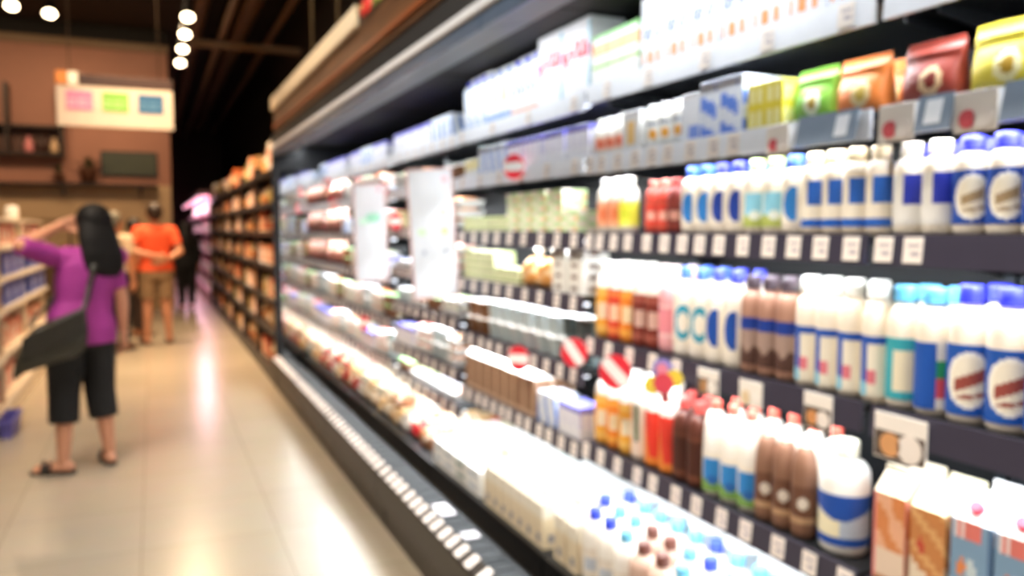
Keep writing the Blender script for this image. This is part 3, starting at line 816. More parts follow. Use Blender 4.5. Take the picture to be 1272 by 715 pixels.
# hanging sausages of the fifth bay
for li in (2, 3, 4):
    for k in range(7):
        y = 7.32 - k * .12
        place('hang_brown' if (k + li) % 3 else 'hang_red', (1.465, y, LEV[5][li] + .1715), ['', '', 'lower row', 'middle row', 'upper row'][li] + ', ' + BAYN[5], (0, -y), 'hanging sausage packs in the cooler')

# -- deck stock
x0 = 1.24
for y in (3.02, 2.94, 2.86, 2.78, 2.70, 2.62, 2.54):
    for r in range(2):
        place('cream_carton', (x0 + .04 + r * .078, y, .3005), ['front row', 'second row'][r] + ', deck, third bay', (r, -y), 'milk cartons in the cooler')
dk = {0: ['cream_carton', 'cream_carton', 'deck_blue', 'deck_blue', 'deck_light', 'deck_brown', 'deck_brown', 'deck_light', 'deck_blue'],
      1: ['cream_carton', 'deck_blue', 'deck_light', 'deck_light', 'deck_brown', 'deck_brown', 'deck_light', 'deck_blue', 'deck_light'],
      2: ['cream_carton', 'deck_blue', 'deck_light', 'deck_light', 'deck_light', 'deck_light', 'deck_blue', 'deck_light', 'deck_light']}
for r, ks in dk.items():
    for i, k in enumerate(ks):
        y = 2.39 - i * .094
        place(k, (x0 + .048 + r * .094, y, .3005), ['front row', 'second row', 'third row'][r] + ', deck, second bay', (r, -y), PROTO[k]['name'].replace('_', ' ') + 's on the cooler deck')
for r in range(2):
    for i in range(7):
        y = 2.36 - i * .165
        for k in range(2):
            place('wide_tub', (x0 + .39 + r * .168, y, .3005 + k * .101), ['lower', 'upper'][k] + ', ' + ['front row', 'back row'][r] + ', deck, second bay', (r, -y), 'yogurt tubs on the cooler deck')
# flat packs in low piles, third bay and into the fourth
for r in range(3):
    for i, y in enumerate([3.66 - .158 * j for j in range(8)]):
        if r == 0 and y < 3.1: continue
        key = ['butter_slab', 'butter_slab', 'butter_pattern', 'butter_slab', 'butter_slab', 'butter_slab', 'butter_yellow', 'butter_slab'][(i + r * 3) % 8]
        xx = (x0 + .09 + r * .178) if r == 0 or y >= 3.1 else (x0 + .16 + .085 + .0 + (r - 1) * .178)
        for k in range(2 + (r > 0)):
            place(key, (xx + random.uniform(0, .002), y, .3005 + k * .0562), ['bottom', 'second-layer', 'third-layer'][k] + ', ' + ['front row', 'second row', 'third row'][r] + ', deck, third bay', (r, -y), 'butter packs on the cooler deck')
# bags on the deck of the far bays
bag_cycle = ['nut_bag', 'red_bag', 'bun_bag', 'roll_bag', 'tofu_bag', 'bun_bag', 'nut_bag', 'tofu_bag', 'roll_bag', 'bun_bag', 'green_bag', 'red_bag']
for bay in (3, 4, 5):
    y0, y1 = BAYS[bay]
    for r in range(3):
        for i in range(7):
            y = y1 - .1 - i * .172
            key = bag_cycle[(i * 5 + r * 3 + bay * 2) % 12]
            if bay == 3 and r == 0: key = ['roll_bag', 'bun_bag', 'roll_bag', 'tofu_bag', 'red_bag', 'nut_bag', 'nut_bag'][i]
            for up in ((0, 1) if r == 0 and not (bay == 3 and i > 3) else (0,)):
              place(key if not up else bag_cycle[(i * 7 + r + bay) % 12], (x0 + (.042 if up else .105) + r * .19, y, .3008 + up * .142), ['', 'upper '][up] + ['front row', 'second row', 'back row'][r] + ', deck, ' + BAYN[bay], (r, -y), PROTO[key]['name'].replace('_', ' ') + 's on the cooler deck', s=.82 if up else .94)

# ------------------------------------------------------------------ price tags, cards, discs, hanging signs
b = MB()
b.box(-.0008, .0008, -.022, .022, -.026, .026, '#f4e9df')
tagm = b
b.box(-.0012, -.0008, -.016, .012, .006, .012, '#b3a9ae')
b.box(-.0012, -.0008, -.016, .004, -.012, -.003, '#b3a9ae')
TAGME = b.mesh('price_tag', weld=False)
PROTO['price_tag'] = dict(name='price_tag', desc='white price tag', cat='price tag', parts=[('card', TAGME)], depth=.002)
def tags(bay, lev, ys):
    z = LEV[bay][lev]
    for y in ys:
        o = link('price_tag', TAGME, None, (XF - .0085 + .0005, y, z - .028))
        o.rotation_euler.y = math.radians(5)
        o['category'] = 'price tag'; o['group'] = 'price tags on the shelf rails'
        REG.append((o, 'white price tag', 'on rail of ' + shelf_name(bay, lev) + ', ' + BAYN[bay], (0, -y)))
def spread(y1, y0, n, j=.012):
    return [y1 - (y1 - y0) * i / (n - 1) + random.uniform(-j, j) for i in range(n)]
tags(1, 2, spread(2.42, 1.27, 14)); tags(0, 2, [1.19, 1.12, .83])
tags(1, 0, spread(2.42, 1.27, 12)); tags(0, 0, [1.18, 1.05, .93])
tags(1, 1, [2.40, 2.28, 2.15, 2.02, 1.9]); tags(0, 1, [.85])
tags(1, 3, spread(2.42, 1.66, 9)); tags(1, 4, spread(2.3, 1.3, 5))
for lv, n in ((0, 13), (1, 11), (2, 9), (3, 9), (4, 6), (5, 4)): tags(2, lv, spread(3.66, 2.52, n))
for bay in (3, 4, 5):
    y0, y1 = BAYS[bay]
    for lv in range(len(LEV[bay])): tags(bay, lv, spread(y1 - .08, y0 + .08, 8))
# on the sloped front bumper
sl = math.atan2(.027, .045)
for bay, (y0, y1) in enumerate(BAYS):
    if bay == 0: continue
    for i, y in enumerate(spread(y1 - .06, y0 + .06, 13, .01)):
        o = link('price_tag', TAGME, None, (.9767, y, .3003))
        o.rotation_euler.y = PI / 2 - sl
        o['category'] = 'price tag'; o['group'] = 'price tags on the front bumper'
        REG.append((o, 'white price tag', 'on front bumper of ' + BAYN[bay], (0, -y)))

for y, w_, lb in ((3.02, .13, 'big white ticket lying on the air grille before the cream cartons'), (2.72, .06, 'small white ticket lying on the air grille before the cream cartons')):
    b = MB().box(-.03, .03, -w_ / 2, w_ / 2, 0, .0015, '#efeaf0')
    for k in range(4): b.box(-.022 + k * .012, -.016 + k * .012, -w_ * .4, w_ * .3, .0015, .0018, '#b9b2c4')
    o = b.build('paper_ticket', None, (1.05, y, .3087)); tag(o, lb, 'ticket')

def disc_sign(loc, r, tilt, label, cols=('#e2303f', '#f3efe9')):
    """round red shelf talker with a white band, held on a short clear arm from the rail"""
    t = empty('round_shelf_sign', loc, 0)
    b = MB()
    u0 = Vector((.55, -.83, 0)); v0 = Vector((0, 0, 1))
    n = u0.cross(v0)
    u = u0 * math.cos(tilt) + v0 * math.sin(tilt); v = -u0 * math.sin(tilt) + v0 * math.cos(tilt)
    b.disc((0, 0, 0), u, v, r, .003, cols[0], 28)
    b.build('disc', t)
    c = MB()
    seg = 8
    top, bot = [], []
    for i in range(seg + 1):
        x = -r * .97 + 2 * r * .97 * i / seg
        hh = min(r * .36, math.sqrt(max(0, r * r * .97 - x * x)))
        top.append(u * x + v * hh); bot.append(u * x - v * hh)
    for s_ in (-1, 1):
        off = n * (.0022 * s_)
        for i in range(seg):
            q = [bot[i] + off, bot[i + 1] + off, top[i + 1] + off, top[i] + off]
            c.quad(*(q if s_ > 0 else q[::-1]), cols[1])
    for k in range(5):
        x = -r * .55 + k * r * .26
        q = [u * x - v * r * .13 - n * .003, u * (x + r * .15) - v * r * .13 - n * .003, u * (x + r * .15) + v * r * .13 - n * .003, u * x + v * r * .13 - n * .003]
        c.quad(*q[::-1], '#e9a3a3')
    c.build('white_band', t)
    MB().tube([(0, 0, 0), Vector((XF - .0095 - loc[0], .0, -.01))], .003, mat('#dfe3e6', rough=.2), 6).build('clip_arm', t)
    tag(t, label, 'sign', 'round shelf signs')
disc_sign((1.345, 2.975, 1.705), .05, .0, 'round red sign with white band on the second shelf of the third bay')
disc_sign((1.345, 2.93, .925), .052, .05, 'round red sign with white band beside the tan coffee cartons')
disc_sign((1.335, 2.44, 1.02), .052, -.9, 'tilted red and white round sign under the first yellow juice bottle')
disc_sign((1.325, 2.15, 1.0), .056, -.75, 'bigger tilted red and white sign under the berry juice bottles')
disc_sign((1.345, 5.0, 1.71), .045, 0, 'round red sign peeking out between the two hanging signs, higher one')
disc_sign((1.345, 4.72, 1.5), .05, 0, 'round red sign peeking out between the two hanging signs, lower one')
disc_sign((1.345, 6.75, 1.83), .05, .4, 'round red and white sign above the hanging sausages')
disc_sign((1.345, 6.55, 1.66), .05, .4, 'round red and white sign level with the hanging sausages')
disc_sign((1.345, 5.55, .79), .05, 0, 'round red sign above the bagged buns near the far deck')
# bunch of yellow and red round wobblers
t = empty('promo_rosette', (1.31, 1.86, 1.02))
u = Vector((.55, -.83, 0)); v = Vector((0, 0, 1)); n = u.cross(v)
for (a, h, r, c, nm) in ((-.036, -.012, .026, '#efd24a', 'yellow_disc'), (.03, .012, .026, '#efd24a', 'yellow_disc'), (-.006, .034, .032, '#8f86c8', 'violet_disc'), (0, -.004, .03, '#dd4a58', 'red_disc'), (-.006, .036, .018, '#e58aa0', 'pink_disc')):
    off = {'violet_disc': 0, 'yellow_disc': .004, 'red_disc': .008, 'pink_disc': .006}[nm]
    MB().disc(u * a + v * h - n * (-off), u, v, r, .002, c, 24).build(nm, t)
MB().box(-.0, .004, -.014, .014, -.06, -.01, '#c24858').build('ribbon', t)
MB().tube([(0, 0, 0), (.064, 0, .0)], .003, mat('#dfe3e6', rough=.2), 6).build('clip_arm', t)
tag(t, 'yellow and red promotional rosette on the rail above the brown juice bottles', 'sign')

def promo_card(loc, w, h, label, c1, c2, up=True):
    t = empty('promo_card', loc)
    b = MB().box(-.0015, .0015, -w / 2, w / 2, -h / 2, h / 2, '#f4ece2', .0008)
    b.build('card', t)
    u, v = Vector((0, -1, 0)), Vector((0, 0, 1))
    if up: MB().box(-.0025, -.0015, -w / 2 + .003, w / 2 - .003, -h * .46, h * .12, '#5a4a40').build('dark_panel', t)
    r = min(h * .28, w * .2)
    MB().disc((-.003, w * .17, -h * .17), u, v, r, .001, c1, 20).build('round_print', t)
    MB().disc((-.003, -w * .2, -h * .17), u, v, r * 1.15, .001, c2, 20).build('round_print', t)
    tag(t, label, 'card', 'promo cards on the rails')
promo_card((1.372, 1.745, 1.035), .09, .07, 'white promo card on the rail below the blue half-oval bottles', '#b98a5c', '#f6efe6')
promo_card((1.372, 1.575, 1.035), .085, .065, 'white promo card on the rail below the chocolate milk bottles', '#e8cfa6', '#f6efe6', False)
promo_card((1.372, 1.35, 1.035), .085, .085, 'white promo card on the rail below the cream blue-and-pink bottles', '#d8955c', '#f3e8de')
promo_card((1.372, 1.13, 1.025), .125, .095, 'largest white promo card, on the rail below the turquoise label bottle', '#dca06a', '#f3e8de')
promo_card((1.372, 1.50, 1.665), .075, .07, 'pale card with red dot on rail under the green pouch', '#e2626a', '#f6ece4', False)
promo_card((1.372, 1.165, 1.665), .085, .075, 'pale card with red dot on rail under the maroon pouch', '#e2626a', '#f6ece4', False)
promo_card((1.372, .995, 1.665), .085, .075, 'pale card with red dot on rail under the first yellow pouch', '#e2626a', '#f6ece4', False)
def holder(loc, w, label):
    t = empty('ticket_holder', loc)
    b = MB()
    pf = [(-.012, -.034), (.004, .036), (.008, .035), (-.006, -.034)]
    b.loft([[(x, -w / 2, z) for x, z in pf], [(x, w / 2, z) for x, z in pf]], mat('#8592a2', rough=.25), False).build('holder', t)
    b = MB()
    b.loft([[(x - .002, -w / 2 + .02, z) for x, z in ((-.009, -.02), (.002, .026), (.003, .026), (-.008, -.02))], [(x - .002, -w / 2 + .055, z) for x, z in ((-.009, -.02), (.002, .026), (.003, .026), (-.008, -.02))]], '#eef0f4', False).build('ticket', t)
    tag(t, label, 'ticket holder', 'ticket holders on the rails')
holder((1.368, 1.345, 1.672), .17, 'grey ticket holder on the rail under the orange pouch')
holder((1.368, 1.075, 1.672), .075, 'small grey ticket holder on the rail between two red-dot cards')
holder((1.368, .875, 1.672), .13, 'grey ticket holder on the rail past the yellow pouches')

def hang_sign(loc, w, h, rz, tilt, label, marks):
    """white notice hung from the top rail, square to the aisle"""
    t = empty('hanging_notice', loc, rz)
    t.rotation_euler = (0, tilt, rz)
    b = MB().box(-w / 2, w / 2, -.002, .002, -h, 0, '#c6c8ce', .001)
    b.build('board', t)
    f = MB()
    for x0, x1, z0, z1 in ((-w / 2 - .004, -w / 2 + .004, -h - .004, .004), (w / 2 - .004, w / 2 + .004, -h - .004, .004), (-w / 2, w / 2, -.004, .004), (-w / 2, w / 2, -h - .004, -h + .004)):
        f.box(x0, x1, -.0035, .0035, z0, z1, '#cfa9a4')
    f.build('frame', t)
    for (x, z, rx, rz_, c) in marks:
        MB().disc((x, -.0028, z), (1, 0, 0), (0, 0, 1), rx, .001, c, 20, rz_).build('printed_mark', t)
    MB().tube([(w * .36, 0, 0), (w * .36 + .012, 0, .05)], .003, mat('#c9ced2', rough=.2), 6).build('hook', t)
    tag(t, label, 'sign', 'hanging notices on the cooler')
hang_sign((1.222, 3.7, 1.74), .225, .62, 0, math.radians(-3.5), 'larger white hanging notice with small green marks, by the third bay',
          [(.075, -.05, .014, .016, '#eea6b0'), (.06, -.21, .018, .014, '#c9c39a'), (-.055, -.30, .022, .014, '#b9d6a8'), (.06, -.30, .02, .02, '#b8d38e'), (-.05, -.40, .009, .012, '#8f94a6'), (.06, -.40, .009, .012, '#8f94a6'), (-.02, -.54, .02, .006, '#c5cbd8')])
hang_sign((1.19, 4.75, 1.72), .19, .58, 0, math.radians(-1.5), 'smaller white hanging notice with one green leaf mark, by the fifth bay',
          [(.06, -.03, .014, .016, '#eea6b0'), (.02, -.20, .05, .03, '#8cc4aa'), (-.04, -.22, .03, .02, '#b9dcc8'), (0, -.5, .05, .005, '#d3d6e2')])

# ------------------------------------------------------------------ wooden shelving beyond the cooler
G0, G1 = 7.5, 16.4
GL = [.14, .50, .79, 1.11, 1.43, 1.70, 2.0]
nb = 6
for k in range(nb):
    a, c = G0 + (G1 - G0) * k / nb, G0 + (G1 - G0) * (k + 1) / nb - .01
    t = empty('wooden_shelving_bay', (0, a, 0))
    L = c - a
    for yy in (0, L - .03):
        MB().box(1.0, 1.5, yy, yy + .03, 0, 2.1, DWOOD, .003).build('side_panel', t)
    MB().box(1.47, 1.5, .03, L - .03, 0, 2.1, DWOOD).build('back_panel', t)
    MB().box(.99, 1.47, .03, L - .03, .0, .1, BLACK, .003).build('plinth', t)
    for z in GL:
        sh = MB().box(1.0, 1.47, .03, L - .03, z - .03, z, DWOOD, .003).build('shelf', t)
        MB().box(.985, 1.0, .03, L - .03, z - .045, z + .005, CHAR, .002).build('shelf_edge', sh)
    tag(t, 'dark wooden shelving bay of dry goods, ' + ordn(k + 1) + ' beyond the cooler end panel', 'shelving', 'wooden shelving bays')
    for li, z in enumerate(GL):
        hmax = (GL[li + 1] - z - .06) if li + 1 < len(GL) else .4
        y = L - .05
        q = 0
        while True:
            ci = int((k * 1.7 + li * 2.3 + q * .5 + random.random() * 2.6)) % 9
            typ = ['dbox', 'dbag', 'djar', 'dbox'][(q // 3 + li + k) % 4]
            key = typ + str(ci)
            w = {'dbox': .18, 'dbag': .2, 'djar': .12}[typ]
            if y - w * (1 if li < 6 else 1.45) < .035: break
            where = ['lowest shelf', 'sixth shelf', 'fifth shelf', 'fourth shelf', 'third shelf', 'second shelf', 'top shelf'][li] + ', ' + ordn(k + 1) + ' wooden bay'
            sc = random.uniform(.88, 1.0) if li < 6 else random.uniform(1.05, 1.45)
            place(key, (1.1 + (.04 if li == 6 else 0), a + y - w * (.5 if li < 6 else .7), z + .0005), where, (0, -(a + y)), PROTO[key]['name'].replace('_', ' ') + 's on the wooden shelving', s=sc)
            y -= w * (1 if li < 6 else 1.4) + .012; q += 1

# pink-lit meat cooler further down
t = empty('meat_cooler', (0, 16.45, 0))
MB().box(1.35, 1.5, 0, 9, 0, 2.15, mat('#eccad4', rough=.4)).build('back_panel', t)
MB().box(.95, 1.5, 0, 9, 0, .25, mat('#c9a0ae', rough=.4), .005).build('base', t)
cnp = MB().box(.8, 1.5, 0, 9, 2.1, 2.2, mat('#6a5058', rough=.4), .005).build('canopy', t)
MB().box(.82, .86, .1, 8.9, 2.07, 2.1, mat('#ffb9cf', emit=1.6, var=0)).build('light_tube', cnp)
PINK = mat('#e9c6d2', rough=.4)
for z in (.6, 1.0, 1.4, 1.78):
    MB().box(.98, 1.35, 0, 9, z - .02, z, PINK).build('shelf', t)
tag(t, 'pink-lit meat cooler beyond the wooden shelving', 'cooler')
meatpack('far_meat', 'tray of pink meat', '#d9647c', '#f3c6d0', .4, .3, .16)
for li, z in enumerate((.25, .6, 1.0, 1.4, 1.78)):
    for i in range(14):
        y = 16.75 + i * .45
        place('far_meat', (1.13, y, z + .0005), ['lowest shelf', 'fourth shelf', 'third shelf', 'second shelf', 'top shelf'][li] + ', pink-lit meat cooler', (0, y), 'meat trays in the pink cooler')
for yy in (17.8, 20.8, 23.8):
    area('meat_cooler_light', (.98, yy, 2.06), (0, math.radians(-22), 0), .3, 2.6, 80, (1, .55, .7))

# ------------------------------------------------------------------ low gondola on the far side of the aisle
CREAMM = mat('#d9cbb4', rough=.5)
for k, (a, c, xf) in enumerate(((5.9, 7.05, -1.03), (7.08, 8.5, -1.06), (8.53, 9.95, -1.06))):
    t = empty('low_gondola_bay', (0, a, 0))
    L = c - a
    MB().box(xf - .5, xf, 0, L, 0, .13, CREAMM, .004).build('base', t)
    MB().box(xf - .5, xf - .47, 0, L, .13, 1.54, CREAMM).build('back_panel', t)
    for yy in (0, L - .025):
        MB().box(xf - .47, xf - .03, yy, yy + .025, .13, 1.52, CREAMM, .003).build('side_panel', t)
    for z in (.14, .5, .84, 1.08, 1.32):
        sh = MB().box(xf - .47, xf - .005, .025, L - .025, z - .022, z, CREAMM, .003).build('shelf', t)
        MB().box(xf - .006, xf + .004, .025, L - .025, z - .034, z + .006, '#efe6d6', .002).build('price_rail', sh)
    MB().box(xf - .5, xf - .02, 0, L, 1.515, 1.54, CREAMM, .004).build('top_board', t)
    tag(t, ['cream low gondola bay with coral boxes, beside the purple shirt', 'cream low gondola bay holding navy packs, first of two', 'cream low gondola bay holding navy packs, second and farther one'][k], 'shelving', 'low gondola bays')
    for li, z in enumerate((.14, .5, .84, 1.08, 1.32)):
        y = L - .13
        q = 0
        while y > .12:
            blue = k > 0 and li in (2, 3)
            key = 'bluepack' if blue else 'gbox%d' % ((q + li + k) % 4)
            w = .37 if blue else .21
            if y - w / 2 < .03: break
            place(key, (xf - .15, a + y - w / 2 + .1, z + .0005), ['lowest shelf', 'fourth shelf', 'third shelf', 'second shelf', 'top shelf'][li] + ', ' + ordn(k + 1) + ' low gondola bay', (0, -(a + y)), PROTO[key]['name'].replace('_', ' ') + 's on the low gondola', rz=PI)
            y -= w + .015; q += 1
# things on top of the gondola
b = MB().lathe([(.05, 0), (.06, .02), (.06, .1), (.05, .13), (.02, .14)], 14, '#f6f0e4')
o = b.build('lamp_glow_canister', None, (-1.25, 9.1, 1.541)); tag(o, 'white round canister standing in for a lamp glow on the low gondola', 'canister')  # solid white canister shape put in for a lamp's glow

# purple-blue crate standing at the gondola foot
t = empty('floor_bin', (-.972, 6.6, 0))
b = MB()
ring = lambda k, z: [(-.04 - k, -.2 - k, z), (.04 + k, -.2 - k, z), (.04 + k, .2 + k, z), (-.04 - k, .2 + k, z)]
b.loft([ring(-.01, 0), ring(.006, .11), ring(.012, .11), ring(.012, .13), ring(.002, .13), ring(-.015, .02)], '#5a55a0', False, True, True)
b.build('bin_shell', t)
for yy in (-.218, .208): MB().box(-.025, .025, yy, yy + .01, .08, .1, '#48448a', .003).build('handle', t)
tag(t, 'narrow violet blue plastic bin on the floor beside the low gondola', 'bin')

# ------------------------------------------------------------------ far wall: shop signs and fittings
t = empty('hanging_sign', (0, 9, 0))
sg = MB().box(-.82, .225, -.02, .02, 2.465, 2.86, mat('#d6c5b0', rough=.4), .004)
sg.build('board', t)
for x, c, c2, nm in ((-.74, '#de7fa2', '#e8b0c2', 'pink_square'), (-.42, '#7db548', '#a6cf7c', 'green_square'), (-.1, '#2f5f86', '#54809f', 'blue_square')):
    b = MB()
    b.gridface((x, -.023, 2.62), (.235, 0, 0), (0, 0, .19), 12, 9, lambda a, v, c=c, c2=c2: c2 if (.12 < a < .88 and int(v * 9) in (2, 4) and math.sin(a * 30) > -.6) else c)
    b.box(x, x + .235, -.0225, -.02, 2.62, 2.81, c)
    b.build(nm, t)
MB().box(-.62, .225, -.025, .02, 2.87, 2.97, mat('#3a2114', rough=.5), .003).build('header', t)
MB().box(-.82, -.72, -.03, .02, 2.865, 2.99, '#e58a34', .003).build('orange_block', t)
MB().box(-.715, -.63, -.03, .02, 2.865, 2.99, '#fff3df', .003).build('white_block', t)
for x in (-.7, .1):
    MB().tube([(x, 0, 2.96), (x, 0, 4.99)], .006, mat('#6a5a4a', rough=.3, metal=.6), 6).build('suspension_rod', t)
tag(t, 'white hanging sign with pink, green and blue squares above the aisle', 'sign')

t = empty('menu_board', (-.35, 15.98, 2.62))
MB().box(-.46, .46, -.04, .015, -.22, .22, mat('#1a1711', rough=.4), .004).build('frame', t)
MB().box(-.43, .43, -.044, -.04, -.19, .19, mat('#3a3d22', rough=.35, var=.4, scale=4)).build('screen', t)
tag(t, 'dark rectangular board on the terracotta wall below the hanging sign', 'board')

t = empty('wall_cabinet', (-2.1, 15.98, 2.75))
MB().box(-.75, .75, -.3, .015, -.05, 0, DWOOD, .004).build('bottom_board', t)
MB().box(-.75, .75, -.3, .015, .42, .46, DWOOD, .004).build('shelf', t)
MB().box(.7, .75, -.3, .015, 0, 1.15, DWOOD, .004).build('side_panel', t)
MB().box(-.75, -.7, -.3, .015, 0, 1.15, DWOOD, .004).build('side_panel', t)
MB().box(-.1, -.05, -.3, .015, 0, 1.15, DWOOD, .004).build('side_panel', t)
MB().box(-.7, .7, -.01, .015, 0, .42, mat('#54301f', rough=.5)).build('back_panel', t)
tag(t, 'dark wooden open cabinet on the terracotta wall beside the sign', 'cabinet')
for i, (x, c, h) in enumerate(((.22, '#e08a8a', .28), (.42, '#3a1f16', .34), (-.35, '#6e3a22', .3), (.6, '#d8b48c', .26))):
    b = MB().lathe([(.05, 0), (.07, .03), (.07, h * .6), (.03, h * .8), (.035, h)], 12, c)
    tag(b.build('vase', None, (-2.1 + x, 15.84, 2.7505)), ['pink', 'near-black', 'brown', 'pale tan'][i] + ' vase standing in the dark wall cabinet', 'vase')

# service counter under the board
t = empty('service_counter', (0, 14.6, 0))
MB().box(-6, -.35, 0, .7, 0, 1.02, wood_material('counter_front', '#7a5a3c', '#9a7650'), .01).build('counter_front', t)
MB().box(-6.03, -.32, -.04, .74, 1.02, 1.07, mat('#b79a74', rough=.3), .006).build('counter_top', t)
tag(t, 'light wooden service counter in front of the terracotta wall', 'counter')
t = empty('glass_display', (0, 14.9, 1.0705))
MB().box(-3.4, -.5, 0, .35, .0, .06, mat('#7c6246', rough=.4), .004).build('base', t)
MB().box(-3.4, -.5, 0, .35, .5, .55, mat('#8c7252', rough=.4), .004).build('top', t)
for k in range(5):
    MB().box(-3.4 + k * .715, -3.37 + k * .715, .0, .03, .06, .5, mat('#4a3a28', rough=.4)).build('post', t)
MB().box(-3.37, -.53, .16, .34, .25, .27, mat('#9a8060', rough=.4)).build('shelf', t)
tag(t, 'low display case standing on the wooden service counter', 'display case')
lumpy('loaf', 'loaf', .16, .24, .12, '#b98750', '#d8b078', seed=21, name='bread_loaf', cat='bread', tie=False)
for i in range(9):
    x = -3.1 + i * .3
    o = link('bread_loaf', PROTO['loaf']['parts'][0][1], None, (x, 15.02 + .06, 1.131))
    tag(o, 'brown bread loaf, ' + ordn(9 - i) + ' from the aisle end of the counter display', 'bread', 'bread loaves in the counter display')
# shelf ledge with plants and pans on the wall
t = empty('wall_ledge', (-2.2, 15.94, 2.2))
MB().box(-2.4, 2.3, -.28, .015, 0, .05, DWOOD, .004).build('board', t)
for x in (-2, -.6, .8, 2): MB().box(x, x + .04, -.24, .015, -.16, 0, DWOOD, .003).build('bracket', t)
tag(t, 'long dark wooden ledge across the terracotta wall', 'ledge')
leafm = ['#2c3318', '#3d4522', '#54502c']
def plant(x, s, label):
    t = empty('potted_plant', (x, 15.8, 2.2505))
    MB().lathe([(.07 * s, 0), (.1 * s, .16 * s), (.105 * s, .17 * s), (.08 * s, .165 * s)], 14, '#5a3626').build('pot', t)
    b = MB()
    rnd = random.Random(int(x * 100))
    for i in range(26):
        a = rnd.uniform(0, 2 * PI); e = rnd.uniform(.5, 1.4); l = rnd.uniform(.16, .27) * s
        d = Vector((math.cos(a) * math.cos(e), math.sin(a) * math.cos(e) * .35, math.sin(e)))
        sd = d.cross(Vector((0, 0, 1))).normalized() * .03 * s
        p0 = Vector((0, 0, .15 * s)); p1 = p0 + d * l * .6; p2 = p0 + d * l - Vector((0, 0, .05 * s))
        m = leafm[i % 3]
        b.quad(p0 - sd * .3, p0 + sd * .3, p1 + sd, p1 - sd, m); b.quad(p1 - sd, p1 + sd, p2 + sd * .1, p2 - sd * .1, m)
    b.build('foliage', t)
    tag(t, label, 'plant', 'plants on the wall ledge')
plant(-1.0, 1.5, 'dark potted plant on the wall ledge beside the menu board')
plant(-1.45, .9, 'small dark potted plant in the middle of the wall ledge')
plant(-3.3, 1.1, 'dark potted plant at the cabinet end of the wall ledge')

# lamps on the ceiling track
tr = MB().box(.42, .46, 9.0, 14.0, 4.16, 4.2, BLACK, .003).build('lamp_track')
tag(tr, 'black lighting track running along the ceiling', 'track')
b = MB().tube([(.44, 9.4, 4.2), (.44, 9.4, 5.0)], .01, BLACK, 6)
b.build('track_rod', tr)
WARM = (1.0, .70, .42)
bulb = mat('#ffe3b8', emit=14, var=0)
def spot_lamp(loc, label, parent=None, drop=.0, power=0):
    t = empty('spot_lamp', loc)
    MB().tube([(0, 0, 0), (0, 0, .16 + drop)], .012, BLACK, 8).build('stem', t)
    hd = MB()
    ax = Vector((0, -.55, -.83))
    uu = Vector((1, 0, 0)); vv = ax.cross(uu)
    rg = lambda r, k: [ax * k + uu * r * math.cos(-2 * PI * j / 16) + vv * r * math.sin(-2 * PI * j / 16) for j in range(16)]
    hd.loft([rg(.03, -.04), rg(.055, -.02), rg(.075, .12), rg(.07, .12)], CHAR)
    hd.build('lamp_head', t)
    gl = MB(); gl.loft([rg(.068, .118), rg(.066, .126)], bulb)
    gl.build('bulb', t)
    tag(t, label, 'lamp', 'ceiling spot lamps')
    if power:
        l = bpy.data.lights.new('spot_lamp_light', 'SPOT'); l.energy = power; l.color = WARM; l.spot_size = math.radians(95); l.spot_blend = .7; l.shadow_soft_size = .08
        o = bpy.data.objects.new('spot_lamp_light', l); COL.objects.link(o)
        o.location = Vector(loc) + ax * .15
        o.rotation_euler = ax.to_track_quat('-Z', 'Y').to_euler()
for i, y in enumerate((10.2, 11.1, 12.0, 13.0)):
    spot_lamp((.44, y, 4.0), 'bright spot lamp on the ceiling track, ' + ordn(i + 1) + ' from its near end', power=60)
spot_lamp((-1.371, 10.7, 4.05), 'spot lamp hanging from the black ceiling at the outer corner', drop=.74, power=120)
spot_lamp((-1.02, 10.9, 4.05), 'spot lamp hanging from the black ceiling next to the corner lamp', drop=.74, power=120)

def spot(loc, target, power, size, col=WARM, soft=.5):  # aisle lamps out of view, plus added fill spots without fixtures
    l = bpy.data.lights.new('aisle_fill_spot_light', 'SPOT'); l.energy = power; l.color = col; l.spot_size = math.radians(size); l.spot_blend = .8; l.shadow_soft_size = soft
    o = bpy.data.objects.new('aisle_fill_spot_light', l); COL.objects.link(o)
    o.location = loc
    o.rotation_euler = (Vector(target) - Vector(loc)).to_track_quat('-Z', 'Y').to_euler()
for y in (.5, 3.0, 5.5, 8.0):
    spot((-.6, y, 4.6), (-.3, y + .4, 0), 80, 110)
for y in (9.5, 12, 15):
    spot((-.3, y, 4.85), (-.2, y, 0), 120, 110)
for x in (-4.5, -2.2, -.3):
    spot((x, 12.6, 4.8), (x, 16, 3.0), 300, 80)  # added spots that brighten the terracotta wall
spot((-.3, 11, 4.8), (1.0, 11.5, 1.2), 1300, 90)  # added spot, brightens the wooden shelving
spot((-.3, 8.2, 4.8), (1.0, 9.0, 1.6), 1300, 80)  # second added spot for the near end of the shelving
spot((-.4, 5.6, 4.8), (1.0, 5.6, 2.5), 200, 60)
for y in (.2, 3.2):
    area('added_fill_panel', (-1.1, y, 4.95), (0, math.radians(-22), 0), .6, 2.4, 230, (1.0, .93, .84))  # added fill panels, out of view, to brighten the cooler fronts
spot((-1.2, 4.2, 4.8), (-.45, 5.5, 1.2), 300, 40)  # added spot to brighten the purple-topped person
spot((.1, 7.2, 4.8), (-1.1, 8.2, 1.0), 800, 45)  # added spot to brighten the low gondola
spot((-.3, 6.0, 4.4), (-.3, 9, 2.7), 60, 50, (1, .85, .7))  # added spot lighting the hanging sign
